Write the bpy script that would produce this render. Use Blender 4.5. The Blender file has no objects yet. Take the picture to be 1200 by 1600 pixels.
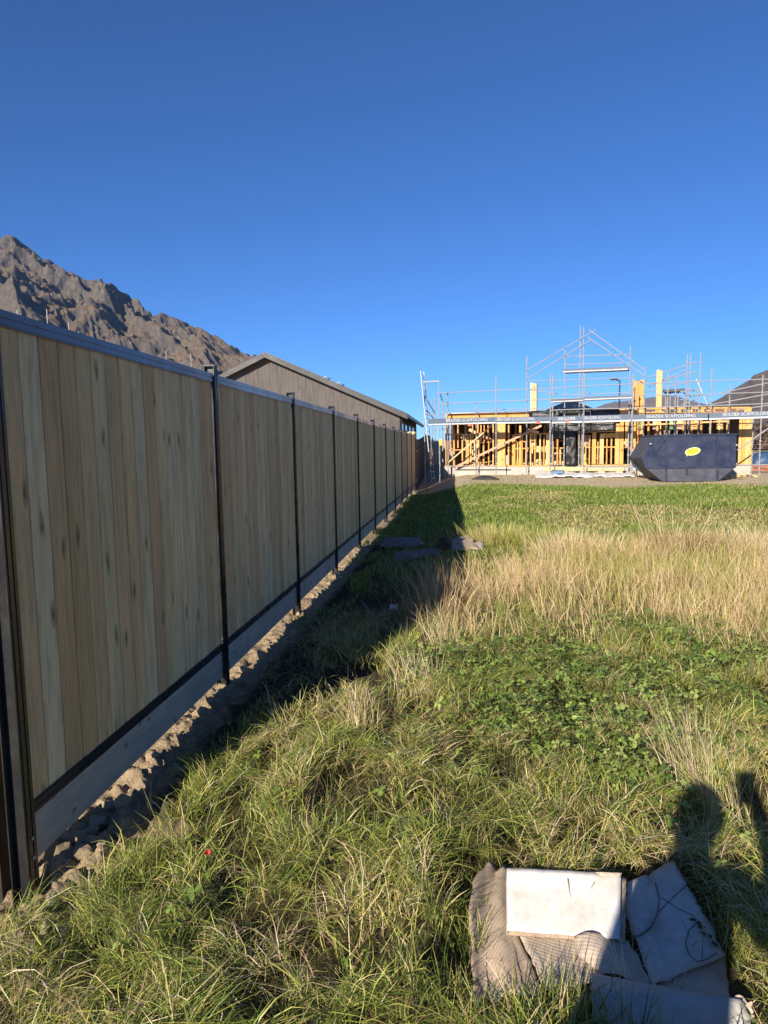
import bpy, math, random
import numpy as np
from mathutils import Vector, Matrix

random.seed(7)
RNG = np.random.default_rng(11)
scn = bpy.context.scene
COL = scn.collection

# ------------------------------------------------------------------ camera
F_PX, CX, CY = 1110.0, 600.0, 823.0           # in pixels of the 1200 x 1600 photograph
PITCH, YAW, ROLL = math.radians(6.25), math.radians(5.92), math.radians(-0.93)
CAM = Vector((0.0, 0.0, 1.70))
fw = Vector((-math.sin(YAW) * math.cos(PITCH), math.cos(YAW) * math.cos(PITCH), -math.sin(PITCH)))
rt0 = fw.cross(Vector((0, 0, 1))).normalized()
up0 = rt0.cross(fw)
rt = rt0 * math.cos(ROLL) + up0 * math.sin(ROLL)
up = up0 * math.cos(ROLL) - rt0 * math.sin(ROLL)
cd = bpy.data.cameras.new("camera")
cam = bpy.data.objects.new("camera", cd)
COL.objects.link(cam)
cam.matrix_world = Matrix(((rt.x, up.x, -fw.x, CAM.x), (rt.y, up.y, -fw.y, CAM.y),
                           (rt.z, up.z, -fw.z, CAM.z), (0, 0, 0, 1)))
cd.sensor_fit = 'VERTICAL'
cd.sensor_height = 32.0
cd.sensor_width = 24.0
cd.lens = F_PX / 1600.0 * 32.0
cd.shift_y = (CY - 800.0) / 1600.0
cd.clip_start = 0.02
cd.clip_end = 40000.0
scn.camera = cam

# ------------------------------------------------------------------ sky and sun
SUN_AZ, SUN_EL = math.radians(21.8), math.radians(23.4)   # light travels towards +Y and +X
world = bpy.data.worlds.new("World")
scn.world = world
world.use_nodes = True
wn = world.node_tree
wn.nodes.clear()
sky = wn.nodes.new('ShaderNodeTexSky')
sky.sky_type = 'NISHITA'
sky.sun_disc = False
sky.sun_elevation = SUN_EL
sky.sun_rotation = math.radians(180.0) + SUN_AZ
sky.altitude = 350.0
sky.air_density = 0.64
sky.dust_density = 0.15
sky.ozone_density = 10.0
bg = wn.nodes.new('ShaderNodeBackground')
bg.inputs[1].default_value = 0.096
wo = wn.nodes.new('ShaderNodeOutputWorld')
wn.links.new(sky.outputs[0], bg.inputs[0])
wn.links.new(bg.outputs[0], wo.inputs[0])
sl = bpy.data.lights.new("sun", 'SUN')
sl.energy = 5.0
sl.angle = math.radians(0.53)
sl.color = (1.0, 0.90, 0.76)
sun = bpy.data.objects.new("sun", sl)
COL.objects.link(sun)
LDIR = Vector((math.sin(SUN_AZ) * math.cos(SUN_EL), math.cos(SUN_AZ) * math.cos(SUN_EL), -math.sin(SUN_EL)))
sun.rotation_euler = LDIR.to_track_quat('-Z', 'Y').to_euler()
sun.location = (-20, -40, 30)

scn.view_settings.view_transform = 'Standard'
scn.view_settings.look = 'None'
scn.view_settings.exposure = 0.72
scn.view_settings.gamma = 1.0
scn.view_settings.use_curve_mapping = False
scn.render.engine = 'CYCLES'
scn.cycles.max_bounces = 8
scn.cycles.volume_bounces = 0
scn.cycles.sample_clamp_indirect = 6.0
scn.cycles.use_denoising = True

# ------------------------------------------------------------------ pixel -> world
def ray(x, y):
    d = fw + rt * ((x - CX) / F_PX) - up * ((y - CY) / F_PX)
    return d / d.y

def at_z(x, y, z):
    d = ray(x, y)
    return CAM + d * ((z - CAM.z) / d.z)

def at_y(x, y, Y):
    return CAM + ray(x, y) * Y

# ------------------------------------------------------------------ noise
def _hash(ix, iy, seed):
    n = (ix.astype(np.int64) * 374761393 + iy.astype(np.int64) * 668265263 + seed * 1442695041) & 0x7fffffff
    n = ((n ^ (n >> 13)) * 1274126177) & 0x7fffffff
    n = n ^ (n >> 16)
    return (n & 0xffffff) / float(0xffffff)

def vnoise(x, y, seed=0):
    x = np.asarray(x, float); y = np.asarray(y, float)
    ix = np.floor(x); iy = np.floor(y)
    fx = x - ix; fy = y - iy
    fx = fx * fx * fx * (fx * (fx * 6 - 15) + 10); fy = fy * fy * fy * (fy * (fy * 6 - 15) + 10)
    a = _hash(ix, iy, seed); b = _hash(ix + 1, iy, seed)
    c = _hash(ix, iy + 1, seed); d = _hash(ix + 1, iy + 1, seed)
    return (a * (1 - fx) + b * fx) * (1 - fy) + (c * (1 - fx) + d * fx) * fy

def fbm(x, y, seed=0, octv=4, gain=0.5, lac=2.03):
    s = 0.0; a = 1.0; t = 0.0
    x = np.asarray(x, float); y = np.asarray(y, float)
    for k in range(octv):
        s = s + a * vnoise(x, y, seed + 17 * k); t += a
        x = x * lac + 3.7; y = y * lac - 1.9; a *= gain
    return s / t

def ridged(x, y, seed=0, octv=5):
    s = 0.0; a = 1.0; t = 0.0; w = 1.0
    for k in range(octv):
        n = 1.0 - np.abs(2 * vnoise(x, y, seed + 31 * k) - 1)
        n = n * n * w
        w = np.clip(n * 1.7, 0, 1)
        s = s + a * n; t += a
        x = x * 2.07 + 5.1; y = y * 2.07 + 1.3; a *= 0.52
    return s / t

def sst(a, b, x):
    t = np.clip((np.asarray(x, float) - a) / (b - a), 0, 1)
    return t * t * (3 - 2 * t)

FX = -1.68            # plane of the fence boards' visible face
def gz(x, y):
    x = np.asarray(x, float); y = np.asarray(y, float)
    z = 0.07 * (fbm(x * 0.9, y * 0.9, 3, 3) - 0.5) + 0.10 * (fbm(x * 0.28, y * 0.28, 8, 2) - 0.5)
    z = z * sst(-1.6, -0.6, x) * sst(90, 40, y)
    z = z + 0.06 * sst(-1.25, -0.2, x) * sst(14, 9, y)
    z = z - 0.05 * sst(-0.9, -1.5, x) - 0.05 * sst(-1.25, -1.40, x) * sst(-2.2, -1.9, x) * sst(2.2, 2.6, y) * sst(12.5, 11.8, y)
    z = z + 0.47 * sst(13.5, 28.5, y) * sst(-1.55, 0.6, x) + 0.50 * sst(29.5, 42, y) * sst(0.6, -1.55, x)
    return z

def g1(x, y):
    return float(gz(x, y))

# ------------------------------------------------------------------ materials
MATS = {}
class NT:
    def __init__(self, name):
        self.m = bpy.data.materials.new(name)
        self.m.use_nodes = True
        self.t = self.m.node_tree
        self.b = self.t.nodes['Principled BSDF']
        self.o = self.t.nodes['Material Output']
        MATS[name] = self.m
    def n(self, kind, **kw):
        nd = self.t.nodes.new(kind)
        for k, v in kw.items():
            if k in nd.inputs.keys() if hasattr(nd.inputs, 'keys') else False:
                nd.inputs[k].default_value = v
            else:
                setattr(nd, k, v)
        return nd
    def l(self, a, b):
        self.t.links.new(a, b)
    def noise(self, vec, scale, detail=4.0, rough=0.55, dist=0.0):
        nd = self.n('ShaderNodeTexNoise')
        nd.inputs['Scale'].default_value = scale
        nd.inputs['Detail'].default_value = detail
        nd.inputs['Roughness'].default_value = rough
        nd.inputs['Distortion'].default_value = dist
        if vec is not None: self.l(vec, nd.inputs['Vector'])
        return nd
    def ramp(self, fac, stops):
        nd = self.n('ShaderNodeValToRGB')
        e = nd.color_ramp.elements
        while len(e) < len(stops): e.new(0.5)
        for i, (p, c) in enumerate(stops):
            e[i].position = p
            e[i].color = (c[0], c[1], c[2], 1) if not isinstance(c, (int, float)) else (c, c, c, 1)
        self.l(fac, nd.inputs['Fac'])
        return nd
    def mix(self, fac, a, b, mode='MIX'):
        nd = self.n('ShaderNodeMix')
        nd.data_type = 'RGBA'; nd.blend_type = mode
        for s, v in ((0, fac), (6, a), (7, b)):
            if isinstance(v, (int, float)): nd.inputs[s].default_value = v
            elif isinstance(v, tuple): nd.inputs[s].default_value = (v[0], v[1], v[2], 1)
            else: self.l(v, nd.inputs[s])
        return nd.outputs[2]
    def mapping(self, vec, scale=(1, 1, 1), rot=(0, 0, 0)):
        nd = self.n('ShaderNodeMapping')
        nd.inputs['Scale'].default_value = scale
        nd.inputs['Rotation'].default_value = rot
        self.l(vec, nd.inputs['Vector'])
        return nd.outputs[0]
    def objvec(self, rnd=True):
        tc = self.n('ShaderNodeTexCoord')
        if not rnd: return tc.outputs['Object'], None
        oi = self.n('ShaderNodeObjectInfo')
        mu = self.n('ShaderNodeMath'); mu.operation = 'MULTIPLY'; mu.inputs[1].default_value = 137.0
        self.l(oi.outputs['Random'], mu.inputs[0])
        ad = self.n('ShaderNodeVectorMath'); ad.operation = 'ADD'
        self.l(tc.outputs['Object'], ad.inputs[0]); self.l(mu.outputs[0], ad.inputs[1])
        return ad.outputs[0], oi.outputs['Random']
    def bump(self, h, strength=0.3, dist=0.01):
        nd = self.n('ShaderNodeBump')
        nd.inputs['Strength'].default_value = strength
        nd.inputs['Distance'].default_value = dist
        self.l(h, nd.inputs['Height'])
        self.l(nd.outputs[0], self.b.inputs['Normal'])
    def base(self, c):
        if isinstance(c, tuple): self.b.inputs['Base Color'].default_value = (c[0], c[1], c[2], 1)
        else: self.l(c, self.b.inputs['Base Color'])
    def set(self, rough=0.6, metal=0.0, spec=0.5):
        self.b.inputs['Roughness'].default_value = rough
        self.b.inputs['Metallic'].default_value = metal
        self.b.inputs['Specular IOR Level'].default_value = spec

def mat_worn(name, c, c2, scale=6.0, rough=0.6, metal=0.0, bump=0.15, spec=0.5, bdist=0.004):
    a = NT(name)
    v, r = a.objvec()
    n1 = a.noise(v, scale, 6, 0.65)
    n2 = a.noise(v, scale * 9, 3, 0.6)
    f = a.ramp(n1.outputs[0], [(0.35, 0.0), (0.68, 1.0)])
    col = a.mix(f.outputs[0], c, c2)
    f2 = a.ramp(n2.outputs[0], [(0.3, 0.82), (0.7, 1.1)])
    col = a.mix(1.0, col, f2.outputs[0], 'MULTIPLY')
    a.base(col)
    a.set(rough, metal, spec)
    rr = a.ramp(n1.outputs[0], [(0.3, max(0.02, rough - 0.12)), (0.7, min(1, rough + 0.15))])
    a.l(rr.outputs[0], a.b.inputs['Roughness'])
    if bump: a.bump(n2.outputs[0], bump, bdist)
    return a.m

def mat_wood(name, tints, dark, knots=True, grain=1.0, rough=0.7, knot_scale=(6.5, 6.5, 1.7), bump=0.25, axis=2):
    """Sawn timber whose grain runs along the local axis."""
    a = NT(name)
    v, r = a.objvec()
    st = [26.0, 26.0, 26.0]; st[axis] = 1.1
    lv = a.mapping(v, tuple(st))
    warp = a.noise(v, 2.2, 3, 0.5)
    ad = a.n('ShaderNodeVectorMath'); ad.operation = 'MULTIPLY_ADD'
    a.l(warp.outputs[1], ad.inputs[0]); ad.inputs[1].default_value = (2.4, 2.4, 2.4); a.l(lv, ad.inputs[2])
    g = a.noise(ad.outputs[0], 1.0, 5, 0.6)
    g2 = a.noise(a.mapping(v, tuple(s * 5 for s in st)), 1.0, 3, 0.6)
    tint = a.ramp(r, [(i / len(tints), t) for i, t in enumerate(tints)]); tint.color_ramp.interpolation = 'CONSTANT'
    f = a.ramp(g.outputs[0], [(0.36, 0.0), (0.50, 0.25), (0.66, 1.0)])
    fm = a.n('ShaderNodeMath'); fm.operation = 'MULTIPLY'; fm.inputs[1].default_value = 0.6 * grain
    a.l(f.outputs[0], fm.inputs[0])
    col = a.mix(fm.outputs[0], tint.outputs[0], dark)
    # broad stain patches
    b = a.noise(a.mapping(v, (3.0, 3.0, 0.8) if axis == 2 else (1.2, 3.0, 3.0)), 1.0, 4, 0.6)
    bf = a.ramp(b.outputs[0], [(0.25, 0.82), (0.72, 1.08)])
    col = a.mix(1.0, col, bf.outputs[0], 'MULTIPLY')
    fine = a.ramp(g2.outputs[0], [(0.34, 0.80), (0.5, 1.0), (0.7, 1.06)])
    col = a.mix(1.0, col, fine.outputs[0], 'MULTIPLY')
    if knots:
        kn = a.n('ShaderNodeTexVoronoi'); kn.voronoi_dimensions = '2D'; kn.inputs['Scale'].default_value = 1.0
        kv = a.noise(v, 9.0, 2, 0.5)
        ka = a.n('ShaderNodeVectorMath'); ka.operation = 'MULTIPLY_ADD'
        a.l(kv.outputs[1], ka.inputs[0]); ka.inputs[1].default_value = (0.16, 0.16, 0.16)
        sp = a.n('ShaderNodeSeparateXYZ'); a.l(a.mapping(v, knot_scale), sp.inputs[0])
        cb2 = a.n('ShaderNodeCombineXYZ'); a.l(sp.outputs[1], cb2.inputs[0]); a.l(sp.outputs[2], cb2.inputs[1])
        a.l(cb2.outputs[0], ka.inputs[2])
        a.l(ka.outputs[0], kn.inputs['Vector'])
        kr = a.ramp(kn.outputs['Distance'], [(0.0, 1.0), (0.045, 0.9), (0.062, 0.40), (0.08, 0.55), (0.14, 0.0)])
        gate = a.n('ShaderNodeSeparateColor'); a.l(kn.outputs['Color'], gate.inputs[0])
        gt = a.ramp(gate.outputs[0], [(0.50, 0.0), (0.62, 0.85)])
        km = a.n('ShaderNodeMath'); km.operation = 'MULTIPLY'
        a.l(kr.outputs[0], km.inputs[0]); a.l(gt.outputs[0], km.inputs[1])
        col = a.mix(km.outputs[0], col, (dark[0] * 0.30, dark[1] * 0.25, dark[2] * 0.22))
    a.base(col)
    a.set(rough, 0, 0.25)
    a.bump(g2.outputs[0], bump, 0.002)
    return a.m

mat_wood('fence_pine', [(0.92, 0.58, 0.25), (0.86, 0.60, 0.29), (0.93, 0.62, 0.30), (0.80, 0.46, 0.21), (0.90, 0.64, 0.33), (0.74, 0.43, 0.18), (0.95, 0.66, 0.33), (0.83, 0.51, 0.23), (0.88, 0.61, 0.27)],
         (0.50, 0.30, 0.125), knot_scale=(6.0, 6.0, 2.1))
mat_wood('plinth_pine', [(0.58, 0.50, 0.36), (0.54, 0.46, 0.33)], (0.36, 0.29, 0.20), knot_scale=(1.7, 6.5, 6.5), axis=1, grain=0.8)
mat_wood('frame_timber', [(0.70, 0.36, 0.105), (0.76, 0.43, 0.15), (0.62, 0.30, 0.085), (0.78, 0.48, 0.21)], (0.42, 0.20, 0.06), grain=0.7)
mat_wood('pink_timber', [(0.66, 0.36, 0.24), (0.70, 0.42, 0.28)], (0.42, 0.22, 0.13), grain=0.6)
mat_wood('pale_timber', [(0.70, 0.53, 0.28), (0.62, 0.46, 0.24), (0.74, 0.57, 0.33)], (0.40, 0.27, 0.13), grain=0.7)
mat_wood('old_paling', [(0.105, 0.075, 0.055), (0.085, 0.06, 0.045), (0.13, 0.095, 0.07)], (0.04, 0.03, 0.02), knots=False)
mat_wood('grey_paling', [(0.42, 0.37, 0.31), (0.36, 0.32, 0.28)], (0.2, 0.17, 0.13), knots=False)
mat_wood('dark_post_wood', [(0.035, 0.028, 0.022), (0.045, 0.036, 0.028)], (0.015, 0.012, 0.01), knots=False)
mat_wood('cladding', [(0.125, 0.110, 0.102), (0.14, 0.122, 0.112), (0.115, 0.10, 0.092)], (0.072, 0.064, 0.06), knots=False, grain=1.5)
mat_worn('black_metal', (0.016, 0.0165, 0.018), (0.026, 0.025, 0.024), 5, 0.30, 0.0, 0.05)
mat_worn('rail_metal', (0.10, 0.11, 0.125), (0.085, 0.095, 0.11), 1.2, 0.26, 0.35, 0.0, 0.9)
mat_worn('galvanised', (0.40, 0.41, 0.42), (0.29, 0.29, 0.29), 7, 0.45, 0.25, 0.1)
mat_worn('aluminium', (0.62, 0.62, 0.61), (0.5, 0.5, 0.5), 4, 0.40, 0.45, 0.05)
mat_worn('toe_board', (0.055, 0.085, 0.135), (0.085, 0.12, 0.18), 3, 0.5, 0.0, 0.05)
mat_worn('white_paint', (0.80, 0.80, 0.79), (0.7, 0.7, 0.69), 5, 0.5, 0.0, 0.05)
mat_worn('print_grey', (0.60, 0.61, 0.62), (0.40, 0.42, 0.44), 6, 0.6, 0.0, 0.05)
mat_worn('red_paint', (0.55, 0.10, 0.05), (0.45, 0.09, 0.05), 5, 0.5, 0.0, 0.05)
mat_worn('concrete', (0.46, 0.43, 0.38), (0.36, 0.34, 0.30), 2.2, 0.85, 0.0, 0.3)
mat_worn('black_wrap', (0.012, 0.012, 0.014), (0.022, 0.022, 0.024), 2.2, 0.34, 0.0, 0.6, 0.5, 0.03)
mat_worn('dark_wrap', (0.13, 0.075, 0.045), (0.20, 0.115, 0.065), 1.2, 0.7, 0.0, 0.2)
mat_worn('navy_steel', (0.012, 0.019, 0.052), (0.034, 0.042, 0.08), 2.6, 0.48, 0.0, 0.25)
mat_worn('dusty_steel', (0.075, 0.08, 0.10), (0.040, 0.046, 0.07), 3.0, 0.7, 0.0, 0.2)
mat_worn('sticker_yellow', (0.78, 0.62, 0.03), (0.72, 0.56, 0.04), 4, 0.4, 0.0, 0.02)
mat_worn('sticker_pale', (0.86, 0.84, 0.55), (0.8, 0.78, 0.5), 4, 0.4, 0.0, 0.02)
mat_worn('sticker_print', (0.36, 0.26, 0.02), (0.30, 0.22, 0.02), 4, 0.5, 0.0, 0.02)
mat_worn('white_plastic', (0.74, 0.74, 0.73), (0.62, 0.64, 0.68), 3.5, 0.42, 0.0, 0.5, 0.5, 0.03)
mat_worn('blue_print', (0.16, 0.34, 0.62), (0.3, 0.45, 0.66), 4, 0.5, 0.0, 0.1)
mat_worn('roof_metal', (0.050, 0.054, 0.060), (0.066, 0.068, 0.072), 1.0, 0.35, 0.2, 0.05)
mat_worn('barge_metal', (0.05, 0.05, 0.05), (0.042, 0.042, 0.042), 1.0, 0.5, 0.0, 0.05)
mat_worn('dark_trim', (0.022, 0.023, 0.027), (0.03, 0.03, 0.033), 2.0, 0.5, 0.0, 0.05)
mat_worn('rubber', (0.022, 0.022, 0.022), (0.05, 0.045, 0.04), 4.0, 0.75, 0.0, 0.4)
mat_worn('stone', (0.42, 0.36, 0.26), (0.27, 0.23, 0.165), 9, 0.9, 0.0, 0.5, 0.2)
mat_worn('clod', (0.44, 0.335, 0.21), (0.33, 0.25, 0.155), 14, 0.95, 0.0, 0.8, 0.1)
mat_worn('shirt', (0.05, 0.06, 0.09), (0.04, 0.05, 0.08), 9, 0.9, 0, 0.2)
mat_worn('skin', (0.48, 0.30, 0.22), (0.44, 0.27, 0.2), 9, 0.55, 0, 0.1)
mat_worn('hair', (0.03, 0.022, 0.016), (0.02, 0.015, 0.012), 20, 0.6, 0, 0.3)
mat_worn('denim', (0.03, 0.035, 0.05), (0.04, 0.045, 0.06), 12, 0.9, 0, 0.2)
mat_worn('phone_body', (0.02, 0.02, 0.022), (0.03, 0.03, 0.03), 8, 0.25, 0, 0.0)
mat_worn('feather_pale', (0.55, 0.54, 0.52), (0.4, 0.4, 0.4), 20, 0.8, 0, 0.1)
mat_worn('feather_dark', (0.06, 0.058, 0.055), (0.04, 0.04, 0.04), 20, 0.8, 0, 0.1)
mat_worn('lime_wrap', (0.16, 0.36, 0.20), (0.2, 0.42, 0.24), 4, 0.6, 0, 0.1)
mat_worn('insulation', (0.62, 0.40, 0.30), (0.5, 0.42, 0.36), 3, 0.9, 0, 0.4)
mat_worn('brick_red', (0.42, 0.16, 0.09), (0.34, 0.13, 0.08), 5, 0.85, 0, 0.3)
mat_worn('blue_tarp', (0.035, 0.075, 0.16), (0.05, 0.09, 0.18), 2, 0.45, 0, 0.4, 0.5, 0.03)
mat_worn('red_plastic', (0.60, 0.03, 0.06), (0.5, 0.03, 0.05), 20, 0.5, 0, 0.1)
mat_worn('bramble', (0.045, 0.05, 0.03), (0.07, 0.06, 0.04), 30, 0.7, 0, 0.1)
mat_worn('yellow_tag', (0.72, 0.55, 0.04), (0.65, 0.5, 0.05), 5, 0.5, 0, 0.05)
mat_worn('pole_pale', (0.40, 0.38, 0.35), (0.34, 0.32, 0.30), 2, 0.6, 0, 0.05)

def mat_glass(name):
    a = NT(name)
    v, r = a.objvec()
    a.base(a.ramp(a.noise(v, 0.8, 2).outputs[0], [(0.3, (0.04, 0.045, 0.05)), (0.7, (0.08, 0.085, 0.09))]).outputs[0])
    a.set(0.05, 0.0, 0.9)
mat_glass('window_glass')

def mat_cardboard(name, c, c2, rib=160.0, rot=0.0, dirt=0.5, ribs=1.0):
    a = NT(name)
    v, r = a.objvec()
    w = a.n('ShaderNodeTexWave'); w.wave_type = 'BANDS'; w.bands_direction = 'X'
    w.inputs['Scale'].default_value = rib; w.inputs['Distortion'].default_value = 1.2
    w.inputs['Detail'].default_value = 1.0; w.inputs['Detail Scale'].default_value = 0.3
    a.l(a.mapping(v, (1, 1, 1), (0, 0, rot)), w.inputs['Vector'])
    n1 = a.noise(v, 7, 6, 0.65)
    n2 = a.noise(v, 60, 4, 0.6)
    f = a.ramp(n1.outputs[0], [(0.42, 0.0), (0.70, dirt)])
    col = a.mix(f.outputs[0], c, c2)
    wf = a.ramp(w.outputs[0], [(0.0, 1 - 0.12 * ribs), (0.6, 1.0)])
    col = a.mix(1.0, col, wf.outputs[0], 'MULTIPLY')
    ff = a.ramp(n2.outputs[0], [(0.25, 0.9), (0.7, 1.06)])
    col = a.mix(1.0, col, ff.outputs[0], 'MULTIPLY')
    a.base(col); a.set(0.8, 0, 0.2)
    ad = a.n('ShaderNodeMath'); ad.operation = 'MULTIPLY_ADD'
    a.l(n2.outputs[0], ad.inputs[0]); ad.inputs[1].default_value = 0.5; a.l(w.outputs[0], ad.inputs[2])
    a.bump(ad.outputs[0], 0.4 * ribs, 0.002)
mat_cardboard('card_white', (0.62, 0.595, 0.555), (0.44, 0.39, 0.32), 9, 0.0, 0.7, 0.2)
mat_cardboard('card_brown', (0.46, 0.36, 0.26), (0.24, 0.17, 0.12), 26, 0.6, 0.9, 0.9)
mat_cardboard('card_tan', (0.56, 0.46, 0.35), (0.33, 0.25, 0.18), 24, 1.9, 0.8, 0.8)
mat_cardboard('card_grey', (0.62, 0.56, 0.49), (0.36, 0.31, 0.26), 24, 2.4, 0.8, 0.45)
mat_cardboard('card_old', (0.20, 0.18, 0.16), (0.10, 0.085, 0.07), 20, 1.2, 0.9, 0.6)
mat_cardboard('card_sheet', (0.42, 0.40, 0.37), (0.3, 0.27, 0.24), 20, 0.2, 0.6, 0.15)

def mat_veg(name, trans=0.35, rough=0.5, spec=0.35):
    a = NT(name)
    at = a.n('ShaderNodeAttribute'); at.attribute_name = 'Col'
    a.base(at.outputs['Color']); a.set(rough, 0, spec)
    tr = a.n('ShaderNodeBsdfTranslucent'); a.l(at.outputs['Color'], tr.inputs['Color'])
    mx = a.n('ShaderNodeMixShader'); mx.inputs[0].default_value = trans
    a.l(a.b.outputs[0], mx.inputs[1]); a.l(tr.outputs[0], mx.inputs[2])
    a.l(mx.outputs[0], a.o.inputs['Surface'])
mat_veg('grass_blade', 0.22, 0.42, 0.4)
mat_veg('clover_leaf', 0.28, 0.45, 0.4)

def mat_ground(name):
    a = NT(name)
    at = a.n('ShaderNodeAttribute'); at.attribute_name = 'Col'
    ge = a.n('ShaderNodeNewGeometry')
    n1 = a.noise(ge.outputs['Position'], 14, 6, 0.7)
    n2 = a.noise(ge.outputs['Position'], 90, 4, 0.65)
    n3 = a.noise(ge.outputs['Position'], 2.4, 5, 0.65)
    f = a.ramp(n1.outputs[0], [(0.25, 0.62), (0.72, 1.3)])
    f2 = a.ramp(n2.outputs[0], [(0.25, 0.7), (0.75, 1.25)])
    f3 = a.ramp(n3.outputs[0], [(0.3, 0.82), (0.7, 1.16)])
    c = a.mix(1.0, at.outputs['Color'], f.outputs[0], 'MULTIPLY')
    c = a.mix(1.0, c, f2.outputs[0], 'MULTIPLY')
    c = a.mix(1.0, c, f3.outputs[0], 'MULTIPLY')
    a.base(c); a.set(0.95, 0, 0.1)
    ad = a.n('ShaderNodeMath'); ad.operation = 'MULTIPLY_ADD'
    a.l(n1.outputs[0], ad.inputs[0]); ad.inputs[1].default_value = 2.0; a.l(n2.outputs[0], ad.inputs[2])
    a.bump(ad.outputs[0], 0.9, 0.02)
mat_ground('ground_soil')

def mat_mountain(name, grassc, grassc2, rock, rock2, scale=1.0):
    a = NT(name)
    ge = a.n('ShaderNodeNewGeometry')
    sx = a.n('ShaderNodeSeparateXYZ'); a.l(ge.outputs['Normal'], sx.inputs[0])
    n1 = a.noise(ge.outputs['Position'], 0.012 * scale, 8, 0.7)
    n2 = a.noise(ge.outputs['Position'], 0.035 * scale, 8, 0.75, 0.6)
    g = a.mix(n1.outputs[0], grassc, grassc2)
    rk = a.mix(n2.outputs[0], rock, rock2)
    ad = a.n('ShaderNodeMath'); ad.operation = 'MULTIPLY_ADD'
    a.l(n2.outputs[0], ad.inputs[0]); ad.inputs[1].default_value = 0.32; a.l(sx.outputs[2], ad.inputs[2])
    f = a.ramp(ad.outputs[0], [(0.76, 1.0), (0.96, 0.0)])
    c = a.mix(f.outputs[0], g, rk)
    a.base(c); a.set(0.95, 0, 0.05)
    a.bump(n2.outputs[0], 1.0, 34.0)
mat_mountain('mountain_rock', (0.35, 0.25, 0.165), (0.22, 0.158, 0.105), (0.31, 0.26, 0.215), (0.115, 0.104, 0.095))
mat_mountain('hill_far', (0.27, 0.215, 0.18), (0.20, 0.165, 0.14), (0.21, 0.19, 0.175), (0.14, 0.13, 0.12), 0.5)

# ------------------------------------------------------------------ mesh helpers
def link(o, parent=None):
    COL.objects.link(o)
    if parent is not None:
        o.parent = parent
    return o

def tag(o, label=None, cat=None, group=None, kind=None):
    if label: o['label'] = label
    if cat: o['category'] = cat
    if group: o['group'] = group
    if kind: o['kind'] = kind
    return o

def thing(name, label, cat, loc=(0, 0, 0), group=None):
    o = bpy.data.objects.new(name, None)
    o.location = loc
    o.empty_display_size = 0.2
    COL.objects.link(o)
    return tag(o, label, cat, group)

class MB:
    def __init__(self):
        self.v = []; self.f = []
    def add(self, vs, fs):
        b = len(self.v)
        self.v += [tuple(p) for p in vs]
        self.f += [tuple(i + b for i in f) for f in fs]
        return self
    def hexa(self, p):
        return self.add(p, [(0, 3, 2, 1), (4, 5, 6, 7), (0, 1, 5, 4), (1, 2, 6, 5), (2, 3, 7, 6), (3, 0, 4, 7)])
    def box(self, a, b):
        x0, y0, z0 = a; x1, y1, z1 = b
        return self.hexa([(x0, y0, z0), (x1, y0, z0), (x1, y1, z0), (x0, y1, z0),
                          (x0, y0, z1), (x1, y0, z1), (x1, y1, z1), (x0, y1, z1)])
    def bar(self, p0, p1, w, h, side=None):
        p0 = Vector(p0); p1 = Vector(p1)
        d = (p1 - p0).normalized()
        s = Vector(side) if side is not None else (Vector((0, 0, 1)) if abs(d.z) < 0.9 else Vector((1, 0, 0)))
        s = (s - d * s.dot(d)).normalized()
        t = d.cross(s)
        a = s * (h / 2); b = t * (w / 2)
        return self.hexa([p0 - a - b, p0 - a + b, p0 + a + b, p0 + a - b, p1 - a - b, p1 - a + b, p1 + a + b, p1 + a - b])
    def tube(self, p0, p1, r, n=7, r1=None):
        p0 = Vector(p0); p1 = Vector(p1); r1 = r if r1 is None else r1
        d = (p1 - p0).normalized()
        s = d.orthogonal().normalized(); t = d.cross(s)
        vs = []
        for p, rr in ((p0, r), (p1, r1)):
            for k in range(n):
                a = 2 * math.pi * k / n
                vs.append(p + (s * math.cos(a) + t * math.sin(a)) * rr)
        fs = [(k, (k + 1) % n, n + (k + 1) % n, n + k) for k in range(n)]
        fs.append(tuple(reversed(range(n)))); fs.append(tuple(range(n, 2 * n)))
        return self.add(vs, fs)
    def prism(self, pts, off):
        n = len(pts); off = Vector(off)
        vs = [Vector(p) for p in pts] + [Vector(p) + off for p in pts]
        fs = [tuple(reversed(range(n))), tuple(range(n, 2 * n))]
        fs += [(k, (k + 1) % n, n + (k + 1) % n, n + k) for k in range(n)]
        return self.add(vs, fs)
    def mesh(self, name):
        me = bpy.data.meshes.new(name)
        me.from_pydata(self.v, [], self.f)
        me.validate(); me.update()
        return me
    def build(self, name, m, parent=None, smooth=False, origin=None):
        if origin is not None:
            o = Vector(origin)
            self.v = [tuple(Vector(p) - o) for p in self.v]
        me = self.mesh(name)
        import bmesh
        bm = bmesh.new(); bm.from_mesh(me)
        bmesh.ops.recalc_face_normals(bm, faces=bm.faces)
        bm.to_mesh(me); bm.free()
        me.materials.append(MATS[m])
        if smooth:
            me.polygons.foreach_set('use_smooth', [True] * len(me.polygons))
        ob = bpy.data.objects.new(name, me)
        if origin is not None: ob.location = origin
        return link(ob, parent)

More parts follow.
